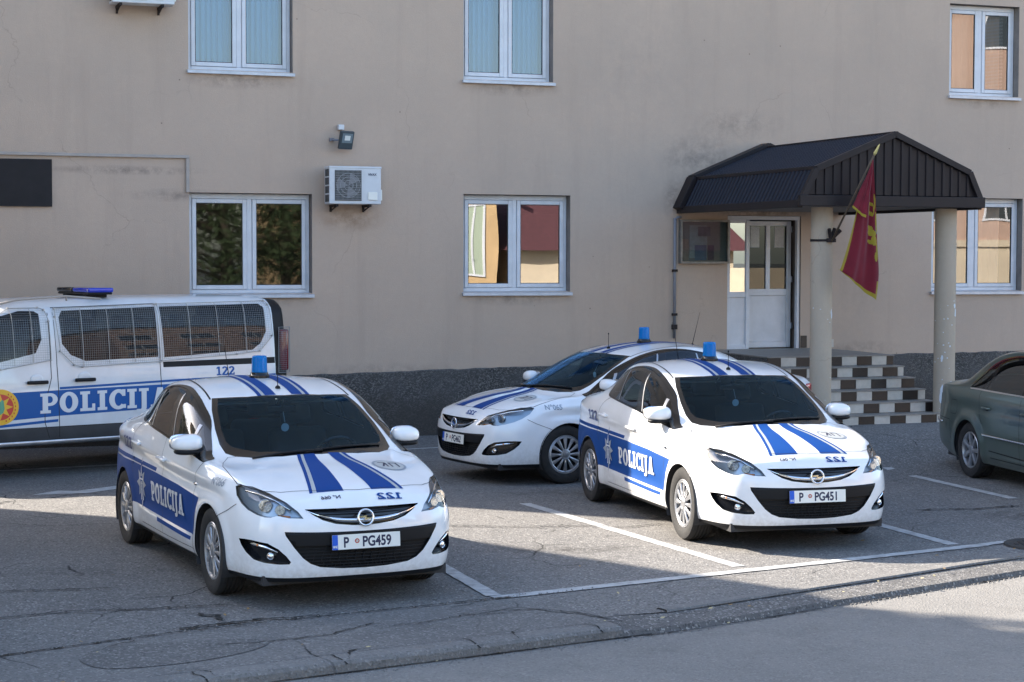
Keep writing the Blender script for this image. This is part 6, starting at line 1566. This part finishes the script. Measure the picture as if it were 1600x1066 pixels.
# ---------------------------------------------------------------- green saloon at the right edge
def sm01(t): t=max(0,min(1,t)); return t*t*(3-2*t)
def saloon_shape():
    D=sedan_shape()
    plan=[(.98,0),(.97,.22),(.94,.44),(.88,.60),(.78,.73),(.62,.80),(.38,.84),(.10,.855),(-.22,.862),(-.50,.866),(-.80,.870),(-1.12,.872),(-1.45,.873),(-1.78,.873),(-2.10,.873),(-2.42,.872),(-2.78,.868),(-3.12,.856),(-3.42,.835),
      (-3.66,.775),(-3.745,.65),(-3.775,.48),(-3.79,.32),(-3.80,.16),(-3.80,0)]
    belt=[.78,.84,.88,.905,.915,.925,.93,.935,.94,.945,.955,.965,.965,.96,.945]
    cz=[(.80,.80),(.55,.87),(.20,.93),(-.30,.98),(-.62,1.14),(-.92,1.29),(-1.20,1.39),(-1.50,1.44),(-1.90,1.46),(-2.30,1.44),(-2.68,1.375),(-2.98,1.22),(-3.20,1.06),(-3.45,1.035),(-3.70,1.01)]
    rail=[None,None,None,(-.50,.72,.95),(-.75,.70,1.09),(-1.02,.66,1.24),(-1.30,.62,1.345),(-1.58,.595,1.385),(-1.95,.585,1.395),(-2.35,.59,1.36),(-2.70,.605,1.27),(-2.95,.64,1.13),(-3.15,.68,1.015),(-3.42,.70,.985),None]
    G=[]
    for i in range(15):
        x0,z0=cz[i]
        if i==0: xs_=[.80,.79,.76,.70,.62,.52]; ys=[0,.20,.39,.55,.67,.76]; zs=[.80,.799,.795,.79,.785,.78]; row=[(xs_[j],ys[j],zs[j]) for j in range(6)]
        elif i==14: xs_=[-3.72,-3.715,-3.705,-3.69,-3.665,-3.62]; ys=[0,.18,.35,.51,.64,.745]; zs=[1.01,1.01,1.005,.995,.975,.945]; row=[(xs_[j],ys[j],zs[j]) for j in range(6)]
        elif i<3:
            row=[]; xe=plan[5+i][0]-.02; ye=plan[5+i][1]-.06
            for fr in (0,.26,.50,.72,.88,1): row.append((x0+(xe-x0)*fr**1.6,ye*fr,belt[i]+(z0-belt[i])*(1-fr**2.2)))
        else:
            row=[]; r=rail[i]; xe=plan[5+i][0]; ye=plan[5+i][1]-.028; zb=belt[i]
            for fr in (0,.38,.74): row.append((x0+(r[0]-x0)*fr**2.2,r[1]*fr,z0+(r[2]-z0)*fr**2.4))
            row.append(r); row.append((lerp(r[0],xe,.5),lerp(r[1],ye,.5)+.014,lerp(r[2],zb,.5))); row.append((xe,ye,zb))
        G.append(row)
    D['plan']=plan; D['G']=G
    D['G']=G=[[(x,y,z+.045*sm01((-x+.2)/1.5)) for x,y,z in r] for r in G]
    n=len(plan)
    def bz(i): return G[0][i][2] if i<=5 else (G[-1][n-1-i][2] if i>=n-6 else belt[i-5])
    def RR(ins_s,ins_f,ins_r,zf,zs,zr):
        def r(i):
            if i<=5: return ins_f,zf
            if i>=n-6: return ins_r,zr
            f=min(1,(i-5)/2); g=min(1,(n-6-i)/2); z=zs if zs else bz(i)-.08; ins=ins_s
            if f<1: z=lerp(zf,z,f); ins=lerp(ins_f,ins,f)
            if g<1: z=lerp(zr,z,g); ins=lerp(ins_r,ins,g)
            return ins,z
        return r
    D['rows']=[RR(.006,.05,.035,.74,None,.90),RR(.0,.02,.025,.66,.72,.76),RR(.0,0,0,.56,.56,.58),RR(.006,0,.006,.40,.40,.44),RR(.02,.02,.03,.27,.28,.32),RR(.06,.06,.10,.20,.20,.26)]
    return D
def build_saloon():
    D=saloon_shape(); V,F,Cr=car_cage(D); V,F,N=subsurf_interp(V,F,Cr,3)
    AR=[(0,.315,.345),(-2.70,.315,.345)]
    bumps(V,dict(arches=AR,lines=[(lambda x:.80,-.006,.05,-3.6,.4)]))
    N=smooth_normals(V,F); S=Skin(V,F,N); C=Cutter(S)
    root=empty('parked_car'); tag(root,'dark green saloon with chrome trim cut off by the right edge of the photo','car')
    G_=mat('dark_green_metallic',(.078,.108,.092),.30,.3,.7,var=.2,vscale=2.5,col2=(.095,.118,.10))
    PM=[G_,M['black'],M['lining'],M['gloss']]
    DLO=[(-2.72,.985),(-2.62,1.10),(-2.48,1.22),(-2.30,1.305),(-2.05,1.355),(-1.75,1.375),(-1.45,1.36),(-1.15,1.28),(-.85,1.14),(-.58,.975),(-.62,.955),(-1.2,.962),(-1.9,.968),(-2.5,.974)]
    WIN={0:[(-.68,.970),(-1.40,.978),(-1.50,1.345),(-1.22,1.27),(-.95,1.155)],1:[(-1.47,.978),(-2.28,.982),(-2.27,1.295),(-2.05,1.34),(-1.75,1.36),(-1.56,1.352)],2:[(-2.33,.984),(-2.66,.992),(-2.58,1.09),(-2.46,1.195),(-2.33,1.27)]}
    up=lambda q:[(x,z+(.045*sm01((-x+.2)/1.5) if z>.9 else 0)) for x,z in q]
    DLO=up(DLO); WIN={k:up(w) for k,w in WIN.items()}
    P=lambda ps:[(x,0,z) for x,z in up_(ps)]
    up_=lambda q:q
    doors={}
    for s in (-1,1):
        sd=(0,-s,0); fl=lambda c,s=s:c.y*s>.3
        C.cut(P(up([(-.45,.27),(-.48,.7),(-.50,.95)]+[(-.60,1.0),(-.85,1.16),(-1.15,1.30),(-1.47,1.375),(-1.435,.98),(-1.43,.27)])),sd,part=2 if s<0 else 3,filt=fl)
        C.cut(P(up([(-1.43,.27),(-1.435,.98),(-1.47,1.375),(-1.75,1.39),(-2.05,1.37),(-2.30,1.32),(-2.36,1.1),(-2.42,.95),(-2.40,.75),(-2.30,.58),(-2.18,.42),(-2.12,.27)])),sd,part=4 if s<0 else 5,filt=fl)
        C.cut(P(DLO),sd,mi=3,filt=fl)
        for k,w in WIN.items(): C.cut(P(w),sd,part=(20 if s<0 else 30)+k,mi=0,filt=fl)
        C.cut(P([(-4,.1),(-3.12,.1),(-3.16,.36),(-3.20,.62),(-4,.64)]),sd,part=51,mi=0,filt=lambda c:c.x<-2.9)
        C.cut([(-3.60,-.77*-s*-1 if 0 else .77*s,.90),(-3.72,.66*s,.90),(-3.77,.5*s,.88),(-3.79,.45*s,.70),(-3.74,.68*s,.70),(-3.66,.77*s,.70)],(.75,-.66*s,0),part=46 if s<0 else 47,mi=0,filt=lambda c:c.x<-3.4)
        C.cut([( .90,.45*s,.72),(.80,.64*s,.73),(.62,.76*s,.76),(.66,.78*s,.62),(.84,.66*s,.59),(.93,.45*s,.59)],(-.75,-.6*s,0),part=40 if s<0 else 41,mi=0,filt=lambda c:c.x>.3)
        for wx,wz,ra in AR: C.cut([(wx+ra*math.cos(2*math.pi*k/36),0,wz+ra*math.sin(2*math.pi*k/36)) for k in range(36)],sd,part=50,filt=fl)
    C.cut([(-.36,0,2),(-.42,.40,2),(-.60,.66,2),(-1.10,.60,2),(-1.24,.30,2),(-1.25,0,2),(-1.24,-.30,2),(-1.10,-.60,2),(-.60,-.66,2),(-.42,-.40,2)],(0,0,-1),part=10,mi=0,filt=lambda c:c.z>.9)
    C.cut([(-2.66,0,2),(-2.70,.50,2),(-3.05,.56,2),(-3.12,.3,2),(-3.13,0,2),(-3.12,-.3,2),(-3.05,-.56,2),(-2.70,-.50,2)],(0,0,-1),part=11,mi=0,filt=lambda c:c.z>.9)
    C.emit(0,'body',PM,root,lining=2); C.emit(51,'rear_bumper',PM,root)
    for k,nm in ((2,'front_door'),(3,'front_door'),(4,'rear_door'),(5,'rear_door')): doors[k]=C.emit(k,nm,PM,root,lining=2)
    C.emit(10,'windshield',[M['glass']],root); C.emit(11,'rear_window',[M['sideglass']],root)
    for s,b0 in ((-1,20),(1,30)):
        C.emit(b0,'window',[M['sideglass']],doors[2 if s<0 else 3]); C.emit(b0+1,'window',[M['sideglass']],doors[4 if s<0 else 5]); C.emit(b0+2,'rear_quarter_window',[M['sideglass']],root)
        C.emit(46 if s<0 else 47,'tail_lamp',[M['red']],root,off=.004); C.emit(40 if s<0 else 41,'headlight',[M['lampin']],root,off=.002)
        k=1 if s<0 else -1; fr=side_frame(s)
        S.drape([(*ribbon([(p[0]*k,p[1]) for p in catmull([(x,z,0) for x,z in DLO],3,True)],.018,True),0)],fr,.004,.06,0,'window_trim',[M['chrome']],root)
        L=[(*ribbon([(x*k,z) for x,z in q],w),0) for q,w in (([(-3.68,.600),(-3.40,.585)],.022),([(-2.30,.530),(-1.45,.520),(-.50,.515)],.022))]
        for l_ in L: S.drape([l_],fr,.012,.08,.008,'chrome_strip',[M['chrome']],root)
        L=[(*ribbon([(x*k,z) for x,z in q],w),0) for q,w in (([(-2.30,1.31),(-2.40,1.05),(-2.42,.95),(-2.40,.75),(-2.33,.64)],.007),([(-1.44,.97),(-1.43,.28)],.007),([(-.49,.95),(-.47,.28)],.007),([(-3.17,.40),(-3.20,.625),(-3.78,.645)],.007),([(-2.14,.285),(-.50,.272)],.01),([(-3.0,.86),(-3.16,.86),(-3.18,.74),(-3.16,.70),(-3.02,.70),(-2.99,.74),(-3.0,.86)],.005))]
        S.drape(L,fr,.002,.08,0,'panel_seams',[M['seam']],root)
        L=[(*ribbon([(x*k,z) for x,z in [(-2.16,.36),(-1.2,.335),(-.5,.335)]],.012),0)]
        S.drape(L,fr,.003,.08,0,'lower_crease_trim',[M['black']],root)
        for hx,dk in ((-1.30,2),(-2.22,4)):
            h=S.bvh.ray_cast(Vector((hx,2*s,.825)),Vector((0,-s,0)))[0]; b=MB(); b.tube([h+Vector((-.10,s*.006,0)),h+Vector((-.06,s*.03,.002)),h+Vector((.06,s*.03,.002)),h+Vector((.10,s*.006,0))],.012,8,0,None,[.010,.014,.014,.010]); b.build('handle',[G_],doors[dk if s<0 else dk+1],smooth=True)
            b=MB(); superell(b,tuple(h+Vector((0,-s*.004,-.004))),(.06,.007,.03),2,8); b.build('handle_cup',[M['black']],doors[dk if s<0 else dk+1],smooth=True)
        b=MB(); superell(b,(-.66,.93*s,1.0),(.07,.10,.07),2.6,10); b.tube([(-.62,.80*s,.955),(-.64,.88*s,.97)],.03,8); b.build('side_mirror',[G_],root,smooth=True)
        for wx,wz,ra in AR:
            b=MB(); r2=ra+.012; n=24; vs=[]
            for yy in (.48,.840):
                for i in range(n+1): a=R(-25+230*i/n); vs.append((wx+r2*math.cos(a),yy*s,max(.16,wz+r2*math.sin(a))))
            b.add(vs,[(i,i+1,n+2+i,n+1+i) for i in range(n)]+[tuple(range(n+1))]); b.build('wheel_well',[M['dark']],root)
        for wx in (0,-2.70): wheel('wheel',root,(wx,.745*s,.315),s,rad=.315,rim=.205,spokes=7,style='alloy')
    b=MB(); b.box((-3.6,-.68,.17),(.75,.68,.24)); b.build('underbody',[M['dark']],root)
    b=MB(); b.box((-.75,-.64,.62),(-.30,.64,.88),bev=.05); b.build('dashboard',[M['lining']],root,smooth=True)
    for (sx,sy,w) in ((-1.35,.36,.25),(-1.35,-.36,.25),(-2.25,.0,.60)):
        b=MB(); b.box((sx-.25,sy-w,.34),(sx+.27,sy+w,.50),bev=.05); b.box((-.07,-w,0),(.07,w,.58),0,Matrix.Translation((sx-.26,sy,.45))@Matrix.Rotation(R(-17),4,'Y'),bev=.055); b.build('seat',[M['seat']],root,smooth=True)
    return root
vw=build_saloon(); A_=.20; vw.location=(6.55,18.5,0); vw.rotation_euler=(0,0,A_-math.pi/2)
# ---------------------------------------------------------------- what stands round the car park outside the frame (seen in the panes)
def facade_mat(name,c,dark=None): return mat(name,c,.9,var=.18,vscale=1.2,bump=.2,bscale=30)
M['ochre']=facade_mat('ochre_render',(.55,.38,.20)); M['orange']=facade_mat('apricot_render',(.48,.33,.255)); M['cream']=facade_mat('cream_render',(.62,.52,.38)); M['redroof']=mat('dark_red_roof_tiles',(.085,.030,.035),.8,var=.3,vscale=6)
M['paleg']=mat('pale_green_shutter',(.34,.40,.30),.7); M['bark']=mat('tree_bark',(.07,.055,.04),.95,var=.4,vscale=8)
M['leafd']=mat('dark_foliage',(.025,.045,.018),.85,var=.6,vscale=3,col2=(.045,.07,.022)); M['leafa']=mat('autumn_foliage',(.085,.07,.022),.7,var=.5,vscale=3)
def house(name,label,x,y,rz,w,d,h,roofh,mw,mr_,wins,cat='house',eave=.4,gable=False,pane=None):
    r=empty(name,(x,y,0),rz); tag(r,label,cat)
    b=MB(); b.box((-w/2,0,-.3),(w/2,d,h)); 
    if gable: b.add([(-w/2,0,h),(w/2,0,h),(0,0,h+roofh),(-w/2,d,h),(w/2,d,h),(0,d,h+roofh)],[(0,1,2),(5,4,3)])
    b.build('wall',[mw],r)
    b=MB(); e=eave
    if gable: b.add([(-w/2-e,-e,h-.15),(0,-e,h+roofh+.08),(w/2+e,-e,h-.15),(-w/2-e,d+e,h-.15),(0,d+e,h+roofh+.08),(w/2+e,d+e,h-.15),(-w/2-e,-e,h-.35),(0,-e,h+roofh-.15),(w/2+e,-e,h-.35),(-w/2-e,d+e,h-.35),(0,d+e,h+roofh-.15),(w/2+e,d+e,h-.35)],[(0,1,4,3),(1,2,5,4),(0,6,7,1),(1,7,8,2),(6,9,10,7),(7,10,11,8),(3,4,10,9),(4,5,11,10),(0,3,9,6),(2,8,11,5)])
    else:
        b.add([(-w/2-e,-e,h),(w/2+e,-e,h),(w/2+e,d+e,h),(-w/2-e,d+e,h),(-w/2+min(w,d)/2.2,d/2,h+roofh),(w/2-min(w,d)/2.2,d/2,h+roofh)],[(0,1,5,4),(1,2,5),(2,3,4,5),(3,0,4),(3,2,1,0)])
    b.build('roof',[mr_],r)
    for (wx,wz,ww,wh) in wins:
        b=MB(); b.box((wx-ww/2-.07,-.05,wz-.07),(wx+ww/2+.07,.0-.003,wz)); b.box((wx-ww/2-.07,-.05,wz+wh),(wx+ww/2+.07,-.003,wz+wh+.07)); b.box((wx-ww/2-.07,-.05,wz),(wx-ww/2,-.003,wz+wh)); b.box((wx+ww/2,-.05,wz),(wx+ww/2+.07,-.003,wz+wh)); b.box((wx-.03,-.045,wz),(wx+.03,-.003,wz+wh))
        f=b.build('window',[M['pvc']],r); b=MB(); b.box((wx-ww/2,-.02,wz),(wx+ww/2,-.004,wz+wh)); b.build('pane',[pane or M['darkpane']],f)
    return r
M['darkpane']=mat('far_window_glass',(.03,.04,.05),.08)
BA=math.atan2(-.69,.72)
# unseen building added at the left, its roofline stepped to shade the car park
gb=empty('added_shade_building',(-12.9,21.9,0),BA); tag(gb,'low cream building added outside the frame at the left to shade the car park','building')
b=MB(); b.box((0,-5.2,-.2),(7.45,0,7.8)); b.box((7.452,-5.2,-.2),(11,0,5.8)); b.build('wall',[M['cream']],gb); b=MB(); b.box((-.12,-5.4,7.805),(7.56,.12,8.0)); b.box((7.562,-5.4,5.805),(11.2,.12,6.0)); b.build('roof',[M['roofmetal']],gb)
for k in range(3):
    b=MB(); b.box((1.5+k*3.3,.003,1.2),(2.9+k*3.3,.05,2.6)); f=b.build('window',[M['pvc']],gb); b=MB(); b.box((1.57+k*3.3,.051,1.27),(2.83+k*3.3,.056,2.53)); b.build('pane',[M['darkpane']],f)
FR_=math.pi+R(20)   # facades facing the police building
house('ochre_house','ochre house with tall green shuttered windows across the street',22.9,-7.2,FR_,7.4,9,5.6,3.0,M['ochre'],M['redroof'],[(-2.9,1.9,.62,2.4),(-1.75,1.9,.62,2.4),(-.6,1.9,.62,2.4),(.55,1.9,.62,2.4),(1.7,1.9,.62,2.4),(2.85,1.9,.62,2.4)],gable=True,pane=M['paleg'])
hs=house('red_roofed_house','low cream house with a steep dark red roof across the street',31.6,-4.6,FR_,9.0,10,2.75,6.5,M['cream'],M['redroof'],[(-2.5,.6,.9,1.5),(-1.0,.6,.9,1.5),(2.2,.6,.9,1.5)],eave=.6)
ob=house('apartment_block','apricot apartment block across the street at the right',43.0,6.5,math.pi+R(40),16,10,14,1.5,M['orange'],M['redroof'],[(x,z,1.3,1.5) for x in (-6.3,-3.6,-.9,1.8,4.5,7) for z in (3.9,7.1,10.3)])
b=MB(); b.box((-8.03,-.06,-.2),(8.03,0,2.9)); b.box((-8.1,-.16,2.91),(8.1,0,3.15)); b.box((-8.05,-.08,6.3),(8.05,0,6.5)); b.build('base_band',[M['cream']],ob)
house('cream_house','two-storey cream house across the street behind the camera',-6,-16,FR_,12,9,6.2,2.5,M['cream'],M['redroof'],[(x,z,1.2,1.4) for x in (-4,-1.3,1.3,4) for z in (1.1,4)])
house('grey_house','cream and apricot house at the left end of the street',-26,-18,FR_,13,9,7.0,3,M['orange'],M['redroof'],[(x,z,1.2,1.4) for x in (-4,-1.3,1.3,4) for z in (1.1,4.2)])
gw=MB(); gw.box((-7,-.15,0),(7,.15,2.1),0); o=gw.build('garden_wall',[M['cream']]); o.location=(36,-.5,0); o.rotation_euler=(0,0,R(35)); tag(o,'cream street wall in front of the apricot block','wall')
def leaf_tree(seed,h,rw,nclump,mats,per=46,ls=.11,conical=False):
    rr=random.Random(seed); b=MB(); b.tube([(0,0,0),(.1,.05,h*.3),(-.05,.1,h*.6),(0,0,h*.85)],.2,8,0,None,[h*.025,h*.018,h*.011,.03])
    cen=[]
    for k in range(nclump):
        a=rr.uniform(0,2*math.pi); z=h*(.16+.80*rr.random()); 
        rmax=rw*((1-(z/h-.25)/.8) if conical else math.sqrt(max(.05,1-((z/h-.55)/.48)**2)))
        rad=rmax*math.sqrt(rr.random()); p=Vector((rad*math.cos(a),rad*math.sin(a),z)); cen.append((p,rr.uniform(.35,.75)*rw*.33))
        if k%3==0: b.tube([(0,0,z*.75),(p.x*.5,p.y*.5,z*.9),tuple(p)],.03,5,0,None,[.06,.035,.012])
    tr=b
    vs=[];fs=[];mi=[]
    for p,r_ in cen:
        m_=0 if rr.random()<.9 else 1
        for _ in range(per):
            d=Vector((rr.gauss(0,1),rr.gauss(0,1),rr.gauss(0,.75))).normalized()*r_*rr.random()**.4; c=p+d; u=Vector((rr.gauss(0,1),rr.gauss(0,1),rr.gauss(0,1))).normalized(); v=u.orthogonal().normalized(); s_=ls*rr.uniform(.6,1.4)
            i=len(vs); vs+=[c-u*s_,c+v*s_*.5,c+u*s_,c-v*s_*.5]; fs.append((i,i+1,i+2,i+3)); mi.append(m_)
    return tr,vs,fs,mi
def plant_tree(name,label,x,y,seed,h,rw,n,per=46,ls=.16,conical=False,rz=0,mats=None):
    r=empty(name,(x,y,-.05),rz); tag(r,label,'tree'); t,vs,fs,mi=leaf_tree(seed,h,rw,n,None,per,ls,conical)
    t.build('trunk',[M['bark']],r,smooth=True); mesh_obj('crown',vs,fs,mats or [M['leafd'],M['leafa']],r,False,mi); return r
t1=plant_tree('broadleaf_tree','dense green tree with yellowing leaves across the street',14.2,-5.0,3,8.5,4.3,150,110,.062)
def tree_copy(o,x,y,rz,sc,label):
    c=copy_tree(o); c.location=(x,y,-.05); c.rotation_euler=(0,0,rz); c.scale=(sc,)*3; c['label']=label
tree_copy(t1,18.6,-8.0,2.0,1.0,'tall dark green tree behind the other one across the street')
tree_copy(t1,9.5,-10.5,4.1,.95,'round green tree at the left of the group across the street')
tree_copy(t1,4.5,-17.5,1.1,1.0,'green tree behind the camera beside the cream house')
tree_copy(t1,-14.5,-15.0,5.0,.9,'green tree between the two houses behind the camera')
tree_copy(t1,27.5,-16,3.0,1.2,'tall tree behind the ochre house')
t2_=plant_tree('thin_tree','tall thinly leaved tree behind the added low building at the left',-15.0,20.0,9,12.2,2.6,30,30,.17)

house('glare_block_house','cream house added far behind the gap left of the police building to block glare',-30,40,math.pi*.18+R(90)*0-R(35),16,9,8.5,3,M['cream'],M['redroof'],[(x,z,1.2,1.4) for x in (-5,-2,2,5) for z in (1.1,4)])  # unseen house added to hide the bright low sky from car reflections
tree_copy(t1,-22,34,.7,1.15,'green tree added in the gap left of the police building to block glare')  # unseen tree, added with the house to cover the sky glow
tree_copy(t1,-26,27,2.7,1.0,'green tree added beyond the low building at the left to block glare')  # second unseen tree added against the same glow
